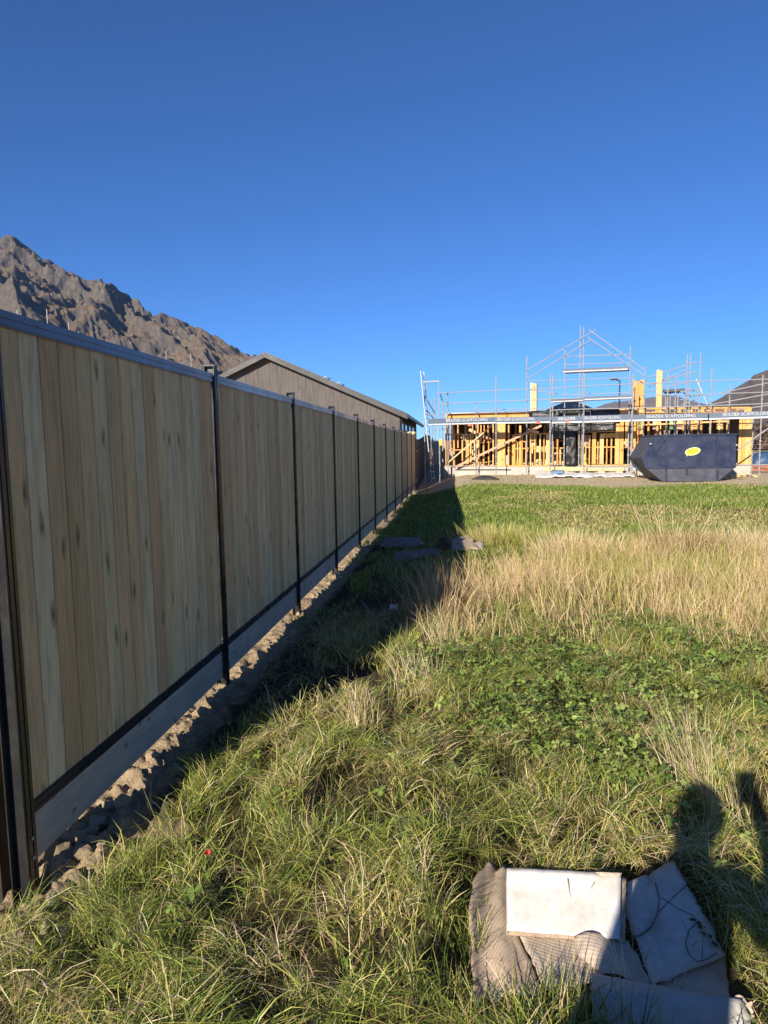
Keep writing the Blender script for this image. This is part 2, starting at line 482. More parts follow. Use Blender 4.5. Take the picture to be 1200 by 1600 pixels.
def np_mesh(name, verts, faces, cols, m, smooth=False):
    """verts (N,3), faces (M,4) or list of (M,k) arrays, cols (N,3)"""
    me = bpy.data.meshes.new(name)
    if not isinstance(faces, list): faces = [faces]
    nl = sum(f.size for f in faces); nf = sum(len(f) for f in faces)
    me.vertices.add(len(verts)); me.loops.add(nl); me.polygons.add(nf)
    me.vertices.foreach_set('co', np.ascontiguousarray(verts, np.float32).ravel())
    li = np.concatenate([f.ravel() for f in faces]).astype(np.int32)
    me.loops.foreach_set('vertex_index', li)
    tot = np.concatenate([np.full(len(f), f.shape[1], np.int32) for f in faces])
    st = np.concatenate([[0], np.cumsum(tot)[:-1]]).astype(np.int32)
    me.polygons.foreach_set('loop_start', st)
    me.polygons.foreach_set('loop_total', tot)
    if smooth: me.polygons.foreach_set('use_smooth', np.ones(nf, bool))
    if cols is not None:
        ca = me.color_attributes.new('Col', 'FLOAT_COLOR', 'POINT')
        c4 = np.ones((len(verts), 4), np.float32); c4[:, :3] = cols
        ca.data.foreach_set('color', c4.ravel())
    me.update(calc_edges=True)
    me.validate()
    me.materials.append(MATS[m])
    ob = bpy.data.objects.new(name, me)
    COL.objects.link(ob)
    return ob

def grid_faces(nr, nc):
    i = np.arange(nr * nc).reshape(nr, nc)
    return np.stack([i[:-1, :-1], i[:-1, 1:], i[1:, 1:], i[1:, :-1]], -1).reshape(-1, 4)

def axis(dense0, dense1, step, lo, hi, grow=1.16):
    a = list(np.arange(dense0, dense1 + 1e-6, step))
    s = step; x = a[-1]
    while x < hi:
        s *= grow; x += s; a.append(min(x, hi))
    s = step; x = a[0]; b = []
    while x > lo:
        s *= grow; x -= s; b.append(max(x, lo))
    return np.array(b[::-1] + a)

# ------------------------------------------------------------------ ground
SOIL = np.array([0.38, 0.285, 0.175]); SHADE_SOIL = np.array([0.060, 0.048, 0.036]); THATCH = np.array([0.095, 0.078, 0.036])  # middle tone: dark earth, deepened to paint in the fence's shade
LAWN = np.array([0.115, 0.130, 0.040]); DIRT = np.array([0.58, 0.465, 0.30]); FIELD = np.array([0.36, 0.28, 0.15])

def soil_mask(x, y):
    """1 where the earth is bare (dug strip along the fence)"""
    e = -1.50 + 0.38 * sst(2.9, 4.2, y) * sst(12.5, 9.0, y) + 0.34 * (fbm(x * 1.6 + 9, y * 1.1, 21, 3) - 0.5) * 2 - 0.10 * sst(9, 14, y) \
        + 0.55 * np.exp(-((y - 4.7) / 0.7) ** 2) + 0.38 * np.exp(-((y - 7.2) / 0.6) ** 2)  # bare strip widened so its dark earth deepens the fence's shadow
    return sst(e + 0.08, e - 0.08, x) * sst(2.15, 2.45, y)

def dirt_mask(x, y):
    n = fbm(x * 0.55, y * 0.55, 41, 4)
    e = 24.4 - 0.22 * np.clip(x - 3, 0, 9) + 2.6 * (n - 0.5)
    m = sst(e - 0.6, e + 0.6, y)
    p = sst(0.68, 0.76, fbm(x * 0.8 + 4, y * 0.9, 47, 3)) * sst(19, 24, y) * 0.8
    return np.clip(np.maximum(m, p), 0, 1)

gx = axis(-3.2, 7.5, 0.075, -9000, 9000)
gy = axis(0.0, 13.0, 0.075, -400, 14000)
X, Y = np.meshgrid(gx, gy)
Z = gz(X, Y)
sm = soil_mask(X, Y) * sst(60, 30, Y)
Z = Z + sm * 0.07 * (fbm(X * 5, Y * 5, 61, 4) - 0.5) * (np.abs(X) < 3)
dm = dirt_mask(X, Y)
fm = sst(40, 60, Y)
C = THATCH * np.ones(X.shape + (1,))
C = C * (1 - sst(11, 14, Y)[..., None]) + LAWN * sst(11, 14, Y)[..., None]
lit_w = sst(-1.44, -1.56, X)[..., None]  # full in the sunlit strip under the boards, none in the painted shade
C = C * (1 - sm[..., None]) + (SOIL * lit_w + SHADE_SOIL * (1 - lit_w)) * sm[..., None]
C = C * (1 - dm[..., None]) + DIRT * dm[..., None]
C = C * (1 - fm[..., None]) + FIELD * fm[..., None]
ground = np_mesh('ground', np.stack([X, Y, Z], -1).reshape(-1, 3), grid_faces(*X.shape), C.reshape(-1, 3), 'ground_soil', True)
tag(ground, 'grassy section of earth beside the fence', 'ground', kind='structure')

# heaped, broken earth along the foot of the fence
def clods(x, y, s, seed):
    """lumpy surface: rounded cells of size s"""
    u = x / s; v = y / s; best = np.zeros(x.shape)
    iu = np.floor(u); iv = np.floor(v)
    for du in (-1, 0, 1):
        for dv in (-1, 0, 1):
            a = iu + du; c = iv + dv
            px_ = a + .1 + .8 * _hash(a, c, seed); py_ = c + .1 + .8 * _hash(a, c, seed + 1); r = .25 + .5 * _hash(a, c, seed + 2)
            d2 = ((u - px_) ** 2 + (v - py_) ** 2) / (r * r)
            best = np.maximum(best, r * np.sqrt(np.clip(1 - d2, 0, 1)))
    return best * s
bx = np.arange(-1.80, -1.02, 0.0125); by = np.arange(2.22, 12.5, 0.0135)
X, Y = np.meshgrid(bx, by)
prof = sst(-1.04, -1.30, X)
nn = fbm(X * 6.5, Y * 6.5, 71, 5, .6)
wx_ = X + .03 * (fbm(X * 25, Y * 25, 5, 2) - .5); wy_ = Y + .03 * (fbm(X * 25, Y * 25, 6, 2) - .5)
lum = .8 * clods(wx_, wy_, .13, 301) + .9 * clods(wx_, wy_, .06, 311) + .8 * clods(wx_, wy_, .03, 321)
amp = sst(2.2, 2.5, Y) * (0.55 + 0.45 * sst(6.5, 2.9, Y)) * (0.45 + 0.8 * fbm(Y * 0.9, Y * 0 + 2.0, 91, 2))
Zb = -0.085 * sst(-0.9, -1.5, X) + .045 * sst(3.0, 4.2, Y) - .015 + prof * amp * (0.085 * nn + 1.0 * lum * (.4 + .9 * nn)) + .02 * (fbm(X * 40, Y * 40, 99, 2) - .5) - 0.06 * (1 - prof)
lit_w = (sst(-1.40, -1.52, X + .12 * (nn - .5)) * .9 + .1 * 0 + sst(3.2, 2.6, Y) * .9)[..., None].clip(0, 1)  # sunlit foot and near end stay pale, the rest gets the shade colour
cc = (SOIL * lit_w + SHADE_SOIL * (1 - lit_w)) * (0.85 + 0.5 * nn[..., None])
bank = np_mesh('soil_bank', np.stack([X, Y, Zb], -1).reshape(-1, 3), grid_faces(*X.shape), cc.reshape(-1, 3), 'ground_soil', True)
tag(bank, 'heaped broken brown earth along the foot of the fence', 'soil', kind='structure')

def lump(seed, sub=2, rough=0.7, squash=0.75):
    import bmesh
    bm = bmesh.new(); bmesh.ops.create_icosphere(bm, subdivisions=sub, radius=1.0)
    r = random.Random(seed)
    k = [(Vector((r.gauss(0, 1), r.gauss(0, 1), r.gauss(0, 1))).normalized(), r.uniform(0.45, 0.85)) for _ in range(9)]
    for v in bm.verts:
        p = v.co.copy()
        for d, h in k:                      # plane cuts make a broken, angular stone
            e = p.dot(d) - h
            if e > 0: p -= d * e * 0.85
        v.co = p * (1 + rough * (r.random() - 0.5) * 0.35)
        v.co.z *= squash
    me = bpy.data.meshes.new('stone'); bm.to_mesh(me); bm.free()
    return me

stone_meshes = [lump(s) for s in range(6)]
for me in stone_meshes[:3]: me.materials.append(MATS['stone'])
for me in stone_meshes[3:]: me.materials.append(MATS['clod'])
def stone(x, y, s, which, sink=0.25):
    o = bpy.data.objects.new('stone', stone_meshes[which])
    j = int(np.clip((x - bx[0]) / 0.0125, 0, len(bx) - 1)); i = int(np.clip((y - by[0]) / 0.0135, 0, len(by) - 1))
    z = max(float(Zb[i, j]) if (bx[0] <= x <= bx[-1] and y < 12.4 and y > 2.22) else -1, g1(x, y))
    o.location = (x, y, z + s * 0.7 * (1 - 2 * sink))
    o.rotation_euler = (random.uniform(-0.5, 0.5), random.uniform(-0.5, 0.5), random.uniform(0, 6.28))
    o.scale = (s * random.uniform(0.85, 1.25), s * random.uniform(0.8, 1.1), s * random.uniform(0.75, 1.05))
    link(o, bank)
for (px, py, s, w) in [(26, 1452, 0.052, 0), (47, 1435, 0.030, 1), (84, 1412, 0.038, 0), (108, 1440, 0.040, 2), (70, 1438, 0.03, 1),
                       (130, 1352, 0.050, 3), (120, 1385, 0.060, 4), (98, 1400, 0.05, 5), (160, 1340, 0.03, 1), (185, 1330, 0.035, 3),
                       (62, 1395, 0.045, 4), (150, 1365, 0.025, 2), (172, 1352, 0.03, 4), (205, 1230, 0.03, 0), (190, 1270, 0.05, 5),
                       (98, 1345, 0.07, 3), (115, 1320, 0.06, 4), (152, 1285, 0.06, 5), (165, 1260, 0.05, 3), (140, 1295, 0.05, 4)]:
    p = at_z(px, py, -0.02)
    stone(p.x, p.y, s, w)
for k in range(80):
    y = 2.35 + 9.5 * random.random() ** 1.5
    x = random.uniform(-1.69, -1.53) if random.random() < .8 or y > 3.2 else random.uniform(-1.6, -1.35)
    stone(x, y, 0.010 + 0.035 * random.random() ** 2.2, random.choice([0, 3, 3, 4, 4, 5, 5]), 0.3)

# ------------------------------------------------------------------ the new fence
Y0, STEP, NBAY = 2.47, 2.40, 11
Z_PL0, Z_PL1, Z_TOP = 0.085, 0.285, 2.235
fence = thing('paling_fence', 'long new pine board fence with black steel posts and rails', 'fence', (FX, Y0, 0.0))
def rel(x, y, z): return (x - FX, y - Y0, z)

def h_post(zlo, zhi):
    """H section, 65 x 65, with folded lips; open channel towards the bays"""
    b = MB()
    w = 0.034
    for sx in (-1, 1):
        b.box((sx * 0.0345 - 0.0025, -w, zlo), (sx * 0.0345 + 0.0025, w, zhi))
        # two shallow raised ribs on each flange
        for yy in (-0.016, 0.016):
            b.box((sx * 0.0385 - 0.0015, yy - 0.0045, zlo), (sx * 0.0385 + 0.0015, yy + 0.0045, zhi - 0.002))
    b.box((-0.0320, -0.003, zlo), (0.0320, 0.003, zhi - 0.001))
    return b
post_me = h_post(-0.45, Z_TOP + 0.05).mesh('post'); post_me.materials.append(MATS['black_metal'])
cap_me = MB().box((-0.042, -0.038, Z_TOP + 0.0502), (0.042, 0.038, Z_TOP + 0.060)).mesh('post_cap'); cap_me.materials.append(MATS['black_metal'])
scr = MB().tube((0.0403, 0, 0), (0.0445, 0, 0), 0.0075, 8).mesh('screw'); scr.materials.append(MATS['galvanised'])
XC = FX - 0.018          # centre line of posts; boards' face lies 18 mm in front of it
for k in range(NBAY + 1):
    o = bpy.data.objects.new('post', post_me); link(o, fence)
    o.location = rel(XC, Y0 + STEP * k, 0.0)
    c = bpy.data.objects.new('post_cap', cap_me); link(c, o)
    if k < 5:
        for zz in (0.13, 0.21) if k < 2 else (0.17,):
            s = bpy.data.objects.new('screw', scr); link(s, o); s.location = (0, 0.0, zz)

def rail_mesh(z0, z1, depth, name, m):
    L = STEP - 0.072
    b = MB()
    b.box((-depth, 0, z0), (depth, L, z1))
    h = z1 - z0
    for f0, f1 in ((0.10, 0.40), (0.55, 0.90)):
        b.box((depth, 0.0005, z0 + h * f0), (depth + 0.004, L - 0.0005, z0 + h * f1))
    me = b.mesh(name); me.materials.append(MATS[m]); return me
top_me = rail_mesh(Z_TOP - 0.062, Z_TOP, 0.026, 'top_rail', 'rail_metal')
bot_me = rail_mesh(Z_PL1, Z_PL1 + 0.052, 0.024, 'bottom_rail', 'black_metal')
pl_me = MB().box((-0.018, 0, Z_PL0), (0.010, STEP - 0.072, Z_PL1 - 0.002)).mesh('plinth_board'); pl_me.materials.append(MATS['plinth_pine'])
NB = 17
bw = (STEP - 0.072) / NB
def board_mesh(seed):
    r = random.Random(seed)
    z0, z1 = Z_PL1 + 0.04, Z_TOP - 0.045
    w = bw - 0.0006
    n = 6; b = MB(); vs = []
    cup = r.uniform(-0.0012, 0.0016); bow = r.uniform(-0.002, 0.003); ph = r.uniform(0, 6)
    rows = []
    for i in range(n + 1):
        t = i / n; z = z0 + (z1 - z0) * t
        ox = bow * math.sin(math.pi * t + ph * 0.1); oy = r.uniform(-0.0009, 0.0009)
        prof = [(-0.008, -w / 2), (-0.001, -w / 2 + 0.0012), (0.0095, -w / 2 + 0.0042), (0.010 + cup, 0), (0.0095, w / 2 - 0.0042), (-0.001, w / 2 - 0.0012), (-0.008, w / 2)]
        rows.append([(px + ox, py + oy, z) for px, py in prof])
    vs = [p for rw in rows for p in rw]; m = 7
    fs = []
    for i in range(n):
        for j in range(m):
            fs.append((i * m + j, i * m + (j + 1) % m, (i + 1) * m + (j + 1) % m, (i + 1) * m + j))
    fs.append(tuple(reversed(range(m)))); fs.append(tuple(range(n * m, n * m + m)))
    me = b.add(vs, fs).mesh('board'); me.materials.append(MATS['fence_pine']); return me
board_vars = [board_mesh(i) for i in range(8)]
for k in range(NBAY):
    y0 = Y0 + STEP * k + 0.036
    dz = 0.0
    for nm, me in (('top_rail', top_me), ('bottom_rail', bot_me), ('plinth_board', pl_me)):
        o = bpy.data.objects.new(nm, me); link(o, fence); o.location = rel(XC, y0, random.uniform(-0.003, 0.003) if nm != 'plinth_board' else 0.0)
    for j in range(NB):
        o = bpy.data.objects.new('board', board_vars[random.randrange(8)]); link(o, fence)
        o.location = rel(FX - 0.012 + random.uniform(-0.0015, 0.002), y0 + bw * (j + 0.5), 0.0)
        if random.random() < 0.5:
            o.scale = (1, -1, 1)

# dark timber post behind the near end of the fence
b = MB(); b.box((-1.93, 2.47, -0.3), (-1.80, 2.60, 2.2))
o = b.build('timber_post', 'dark_post_wood', origin=(-1.865, 2.535, 0))
tag(o, 'dark rough timber post behind the near end of the board fence', 'post')

# ------------------------------------------------------------------ the old fences beyond
old = thing('old_paling_fence', 'dark weathered paling fence carrying on beyond the pine fence', 'fence', (FX - 0.03, 29.1, 0))
pal_me = []
for s in range(4):
    r = random.Random(90 + s); w = 0.145
    b = MB(); b.hexa([(-0.01, -w / 2, -0.1), (0.01, -w / 2, -0.1), (0.01, w / 2, -0.1), (-0.01, w / 2, -0.1),
                      (-0.01 + r.uniform(-0.01, 0.01), -w / 2, 2.02 + r.uniform(-0.03, 0.03)), (0.01, -w / 2, 2.02), (0.01, w / 2, 2.02 + r.uniform(-0.03, 0.03)), (-0.01, w / 2, 2.02)])
    me = b.mesh('paling'); me.materials.append(MATS['old_paling']); pal_me.append(me)
yy = 29.2; k = 0
while yy < 46:
    o = bpy.data.objects.new('paling', pal_me[random.randrange(4)]); link(o, old)
    o.location = (random.uniform(-0.006, 0.006), yy - 29.1, g1(FX, yy) + 0.13 * max(0, 1 - (yy - 29) / 8))
    yy += 0.15
for z in (0.45, 1.65):
    b = MB(); b.bar((0.035, 0.1, z + g1(FX, 29)), (0.035, 16.9, z + g1(FX, 46)), 0.045, 0.075)
    b.build('rail', 'old_paling', old)
lit = thing('grey_paling_fence', 'pale sunlit paling fence crossing behind the scaffold beyond the dark fence', 'fence', (FX, 46.6, 0))
lp = MB().box((-0.07, -0.01, 0), (0.07, 0.01, 1.75)).mesh('paling'); lp.materials.append(MATS['grey_paling'])
for k in range(24):
    o = bpy.data.objects.new('paling', lp); link(o, lit)
    o.location = (0.1 + k * 0.15, random.uniform(-.005, .005), g1(FX + 0.1 + k * 0.15, 46.6) + random.uniform(-.03, .03))
b = MB(); b.bar((0, 0.04, g1(FX, 46.6) + 0.5), (3.7, 0.04, g1(FX, 46.6) + 0.5), 0.045, 0.075); b.build('rail', 'grey_paling', lit)

# timber pack that shows over the fence
p0 = at_y(627, 680, 30.6); p1 = at_y(649, 674, 30.6)
tp = thing('timber_pack', 'stack of sunlit yellow timber showing over the far end of the fence', 'timber', (p0.x, 30.6, 0))
b0 = g1(p0.x, 30.6); H = p1.z - b0
lay = 14
for k in range(lay):
    b = MB(); b.box((0.02 * (k % 2), random.uniform(0, .03), b0 + H * k / lay), (p1.x - p0.x - 0.02 * (k % 3), 0.9, b0 + H * (k + 0.94) / lay))
    b.build('plank', 'pale_timber', tp)

# slender height poles behind the fence
for (px, py, Yp, w) in [(27, 484, 15.5, 'leftmost, close to the picture edge'), (73, 483, 16.5, 'tall, second from the left'), (107, 505, 17.5, 'third from the left'),
                        (259, 548, 22.0, 'below the middle of the mountain'), (298, 553, 23.0, 'nearest to the fence post, rightmost')]:
    p = at_y(px, py, Yp)
    t = thing('marker_pole', 'slender pale pole rising behind the fence, ' + w, 'pole', (p.x, p.y, 0), 'slender poles behind the fence')
    zb = g1(p.x, p.y)
    MB().tube((0, 0, zb - 0.2), (0, 0, p.z), 0.015, 8, 0.011).build('shaft', 'pole_pale', t)
    MB().tube((0, 0, zb - 0.05), (0, 0, zb + 0.35), 0.035, 8).build('sleeve', 'galvanised', t)

# ------------------------------------------------------------------ the finished house on the left
HY = 32.0
cor = at_y(623, 645, HY)            # right hand wall corner under the eave
apx = at_y(417, 556, HY)
hx1, zE, hxm, zR = cor.x, cor.z, apx.x, apx.z
hx0 = 2 * hxm - hx1
house = thing('house', 'finished house with a dark brown vertical clad gable and metal roof', 'house', (hxm, HY, 0))
def hr(x, y, z): return (x - hxm, y - HY, z)
gb = g1(hx1, HY) - 0.2
slope = (zR - zE) / (hx1 - hxm)
# gable cladding: boards of 0.18 m with a groove between
nbd = int((hx1 - hx0) / 0.18)
cb = MB(); wdt = (hx1 - hx0) / nbd
for k in range(nbd):
    a = hx0 + k * wdt + 0.0025; c = a + wdt - 0.005
    za = zR - abs(a - hxm) * slope - 0.06; zc = zR - abs(c - hxm) * slope - 0.06
    d = 0.0 + 0.004 * (k % 3)
    cb.hexa([hr(a, HY - d, gb), hr(c, HY - d, gb), hr(c, HY + 0.05, gb), hr(a, HY + 0.05, gb), hr(a, HY - d, za), hr(c, HY - d, zc), hr(c, HY + 0.05, zc), hr(a, HY + 0.05, za)])
cb.build('cladding', 'cladding', house)
b = MB(); b.prism([hr(hx0, HY + 0.055, gb), hr(hx1, HY + 0.055, gb), hr(hx1, HY + 0.055, zE - 0.1), hr(hxm, HY + 0.055, zR - 0.1), hr(hx0, HY + 0.055, zE - 0.1)], (0, 0.15, 0))
b.build('gable_wall', 'dark_trim', house)
HL = 14.0
for (x, s) in ((hx1, -1), (hx0, 1)):
    b = MB(); b.box(hr(min(x, x + s * 0.15), HY + 0.21, gb), hr(max(x, x + s * 0.15), HY + HL, zE - 0.02))
    b.build('side_wall', 'cladding', house)
b = MB(); b.box(hr(hx1 - 0.005, HY - 0.03, gb), hr(hx1 + 0.06, HY + 0.20, zE - 0.05)); b.build('corner_trim', 'dark_trim', house)
for (ya, yb) in ((0.9, 2.1), (3.3, 4.5), (6.2, 7.4), (9, 10.2)):
    w = MB().box(hr(hx1 + 0.004, HY + ya, zE - 1.45), hr(hx1 + 0.045, HY + yb, zE - 0.35)).build('window', 'white_paint', house)
    for q in (0, 1):
        MB().box(hr(hx1 + 0.03, HY + ya + 0.07 + q * 0.56, zE - 1.38), hr(hx1 + 0.05, HY + ya + 0.07 + q * 0.56 + 0.5, zE - 0.42)).build('pane', 'window_glass', w)
ov = 0.42
for s in (1, -1):
    def rp(dx, y, dz=0.0): return hr(hxm + s * dx, y, zR - dx * slope + dz)
    half = hx1 - hxm + ov
    n = Vector((s * slope, 0, 1)).normalized()
    b = MB(); b.prism([rp(0, HY - 0.35, 0.03), rp(half, HY - 0.35, 0.03), rp(half, HY + HL + 0.3, 0.03), rp(0, HY + HL + 0.3, 0.03)], (0, 0, 0.07))
    for k in range(0, 36):          # standing seams
        y = HY - 0.3 + k * 0.41
        b.bar(rp(0.05, y, 0.118), rp(half - 0.02, y, 0.118), 0.03, 0.035)
    b.build('roof', 'roof_metal', house)
    b = MB(); b.prism([rp(0.0, HY - 0.36, -0.12), rp(half, HY - 0.36, -0.12), rp(half, HY - 0.36, 0.11), rp(0.0, HY - 0.36, 0.11)], (0, -0.035, 0))
    b.build('barge_board', 'barge_metal', house)
    b = MB(); b.prism([rp(0.0, HY - 0.32, -0.02), rp(half - 0.05, HY - 0.32, -0.02), rp(half - 0.05, HY - 0.01, -0.02), rp(0.0, HY - 0.01, -0.02)], (0, 0, 0.03))
    b.build('soffit', 'dark_trim', house)
    b = MB(); b.box(hr(hxm + s * half - 0.06, HY - 0.3, zE - ov * slope - 0.06), hr(hxm + s * half + 0.06, HY + HL + 0.3, zE - ov * slope + 0.07))
    b.build('gutter', 'roof_metal', house)
b = MB(); b.tube(hr(hx1 + .10, HY + .08, gb), hr(hx1 + .10, HY + .08, zE - ov * slope), .04, 8); b.build('downpipe', 'dark_trim', house)
# birds along the roof edge
def bird(px, py, m, which):
    p = at_y(px, py, HY - 0.33)
    dx = abs(p.x - hxm); z = zR - dx * slope + 0.10
    t = thing('bird', which, 'bird', (p.x, HY - 0.33, z), 'birds perched on the gable roof')
    b = MB(); prev = None
    prof = [(-0.16, 0.09, 0.008), (-0.09, 0.10, 0.035), (0.0, 0.12, 0.055), (0.07, 0.16, 0.045), (0.10, 0.20, 0.034), (0.125, 0.215, 0.02), (0.155, 0.212, 0.004)]
    for i in range(len(prof) - 1):
        b.tube((prof[i][0], 0, prof[i][1]), (prof[i + 1][0], 0, prof[i + 1][1]), prof[i][2], 8, prof[i + 1][2])
    t.scale = (.55, .55, .55)
    b.build('body', m, t, True)
    for s in (-0.02, 0.02): MB().tube((0, s, -0.01), (0, s, 0.09), 0.006, 5).build('leg', 'feather_dark', t)
bird(508, 587, 'feather_pale', 'small pale bird on the gable roof, highest of the birds')
bird(514, 590, 'feather_dark', 'small dark bird on the gable roof beside the highest pale one')
bird(529, 597, 'feather_pale', 'small pale bird on the gable roof, lower of the pale two')
bird(536, 601, 'feather_dark', 'small dark bird on the gable roof, lowest of the birds')

# ------------------------------------------------------------------ mountains
def az_el(px, py):
    d = ray(px, py); h = math.hypot(d.x, d.y)
    return math.degrees(math.atan2(d.x, d.y)), d.z / h

def massif(name, label, prof, rid, near, back, rows, cols, rough, m, seed, azr, freq, kind='structure'):
    pa = np.array([az_el(*p) for p in prof])
    az = np.linspace(azr[0], azr[1], cols)
    el = np.interp(az, pa[:, 0], pa[:, 1])
    r = np.concatenate([np.linspace(near, rid, int(rows * 0.8)), np.linspace(rid, back, rows - int(rows * 0.8) + 1)[1:]])
    A, R = np.meshgrid(np.radians(az), r)
    Xm = np.sin(A) * R; Ym = np.cos(A) * R
    ridge_h = el[None, :] * rid
    t = np.clip((R - near) / (rid - near), 0, 1)
    tb = np.clip((R - rid) / (back - rid), 0, 1)
    pf = np.where(R <= rid, 0.82 * t ** 1.05 + 0.18 * t ** 3, 1 - 0.75 * tb)
    wx = fbm(Xm * freq * 0.6, Ym * freq * 0.6, seed + 5, 3) - 0.5
    wy = fbm(Xm * freq * 0.6 + 7, Ym * freq * 0.6, seed + 6, 3) - 0.5
    rg = ridged(Xm * freq + wx * 1.6, Ym * freq + wy * 1.6, seed, 7)
    dt = fbm(Xm * freq * 9, Ym * freq * 9, seed + 40, 6, .6) - 0.5
    crag = ridged(Xm * freq * 3.6 + wx * 3, Ym * freq * 3.6 + wy * 3, seed + 70, 7)
    s_ = A * rid * freq
    gul = ridged(s_ * 2.6 + wx * 2.2 + R * freq * .55, R * freq * .55 + wy * 1.5, seed + 90, 6)
    fine = ridged(Xm * freq * 13 + wx * 6, Ym * freq * 13 + wy * 6, seed + 55, 4)
    rockz = sst(.38, .62, fbm(Xm * freq * 1.3, Ym * freq * 1.3, seed + 33, 3))
    env = np.sin(np.pi * np.clip(t, 0, 1) ** 0.8) * 0.8 + 0.10 * (t > 0.6)
    rise = np.clip(t * 2, 0, 1)
    Hm = ridge_h * pf + np.max(ridge_h) * rough * ((rg - 0.42) * env * .48 + (gul - .42) * env * .50 + dt * 0.13 * rise
         + (crag - 0.40) * .36 * rise * (.4 + .6 * rockz) + (fine - .4) * .13 * rise * (.3 + .7 * rockz))
    # keep the near slopes from rising over the skyline of the photograph
    Hm = np.minimum(Hm, el[None, :] * R * 1.01 + 6 * dt)
    V = np.stack([Xm, Ym, Hm], -1).reshape(-1, 3)
    o = np_mesh(name, V, grid_faces(*Xm.shape), None, m, False)
    return tag(o, label, 'mountain', kind=kind)

massif('mountain', 'rocky brown mountain ridge behind the fence',
       [(-700, 560), (-500, 470), (-300, 430), (-120, 400), (-40, 385), (0, 372), (18, 368), (40, 381), (75, 405), (100, 422), (135, 440), (150, 439), (163, 436), (178, 447), (190, 458), (205, 462),
        (230, 480), (262, 494), (290, 505), (310, 510), (330, 520), (360, 538), (385, 543), (405, 547), (430, 560), (470, 585), (520, 620), (600, 660), (700, 700)],
       3400, 1500, 4200, 400, 620, 0.36, 'mountain_rock', 5, (-46, -4), 1 / 620.0)
massif('hill', 'steep dark brown hill at the right edge behind the scaffold',
       [(1020, 700), (1060, 660), (1100, 634), (1125, 621), (1150, 606), (1170, 595), (1177, 586), (1190, 581), (1200, 576), (1240, 556), (1300, 530), (1400, 500), (1600, 470), (1900, 470)],
       3000, 900, 3900, 150, 260, 0.10, 'hill_far', 15, (17, 52), 1 / 500.0)
massif('far_hills', 'low hazy lavender hills behind the building site',
       [(500, 700), (700, 690), (800, 668), (860, 655), (900, 643), (928, 637), (945, 630), (960, 627), (985, 624), (1010, 622), (1040, 617), (1060, 620), (1080, 627), (1100, 631), (1160, 640), (1250, 650), (1400, 650)],
       9000, 6000, 10500, 60, 260, 0.20, 'hill_far', 25, (-5, 40), 1 / 1400.0)
#PART3

# ------------------------------------------------------------------ the house under construction
PA = at_y(700, 738, 33.0); PB = at_y(1180, 738, 28.6)
EX = Vector((PB.x - PA.x, PB.y - PA.y, 0)).normalized()
EY = Vector((-EX.y, EX.x, 0))                 # into the building, away from the camera
ZP = 0.47                                     # level of the building pad
def on(px, py, off=0.0):
    """point of the vertical plane `off` metres in front of the facade seen at a pixel"""
    d = ray(px, py)
    o = Vector((PA.x, PA.y, 0)) - EY * off
    t = (o - CAM).dot(EY) / d.dot(EY)
    return CAM + d * t
def loc(u, v, z):
    return Vector((PA.x, PA.y, 0)) + EX * u + EY * v + Vector((0, 0, z))
def uu(p): return (p - Vector((PA.x, PA.y, 0))).dot(EX)
zpl = on(800, 729).z                          # top of the floor slab
frame = thing('unfinished_house', 'orange timber frame of a house under construction behind scaffolding', 'house', (0, 0, 0))
U1 = uu(on(1172, 700))
def stud(px, y0, y1, w=0.05, m='frame_timber', off=0.0, d=0.10, name='stud'):
    p = on(px, y1, off); q = on(px, y0, off)
    a = Vector((p.x, p.y, p.z)); c = Vector((p.x, p.y, q.z))
    MB().bar(a, c, w, d, side=EY).build(name, m, frame, origin=a)
def beam(x0, y0, x1, y1, h, d=0.09, m='frame_timber', off=0.0, name='beam'):
    a = on(x0, y0, off); c = on(x1, y1, off)
    MB().bar(a, c, d, h).build(name, m, frame, origin=a)
# slab with a paler upstand
u0s, u1s = uu(on(694, 735)), U1 + 0.1
MB().hexa([loc(u0s, -0.12, ZP - 0.3), loc(u1s, -0.12, ZP - 0.3), loc(u1s, 10, ZP - 0.3), loc(u0s, 10, ZP - 0.3),
           loc(u0s, -0.12, zpl), loc(u1s, -0.12, zpl), loc(u1s, 10, zpl), loc(u0s, 10, zpl)]).build('slab', 'concrete', frame)
MB().hexa([loc(u0s + 0.6, -0.16, zpl - 0.15), loc(u0s + 3.2, -0.16, zpl - 0.15), loc(u0s + 3.2, -0.122, zpl - 0.15), loc(u0s + 0.6, -0.122, zpl - 0.15),
           loc(u0s + 0.6, -0.16, zpl - 0.11), loc(u0s + 3.2, -0.16, zpl - 0.11), loc(u0s + 3.2, -0.122, zpl - 0.11), loc(u0s + 0.6, -0.122, zpl - 0.11)]).build('dark_strip', 'dark_trim', frame)
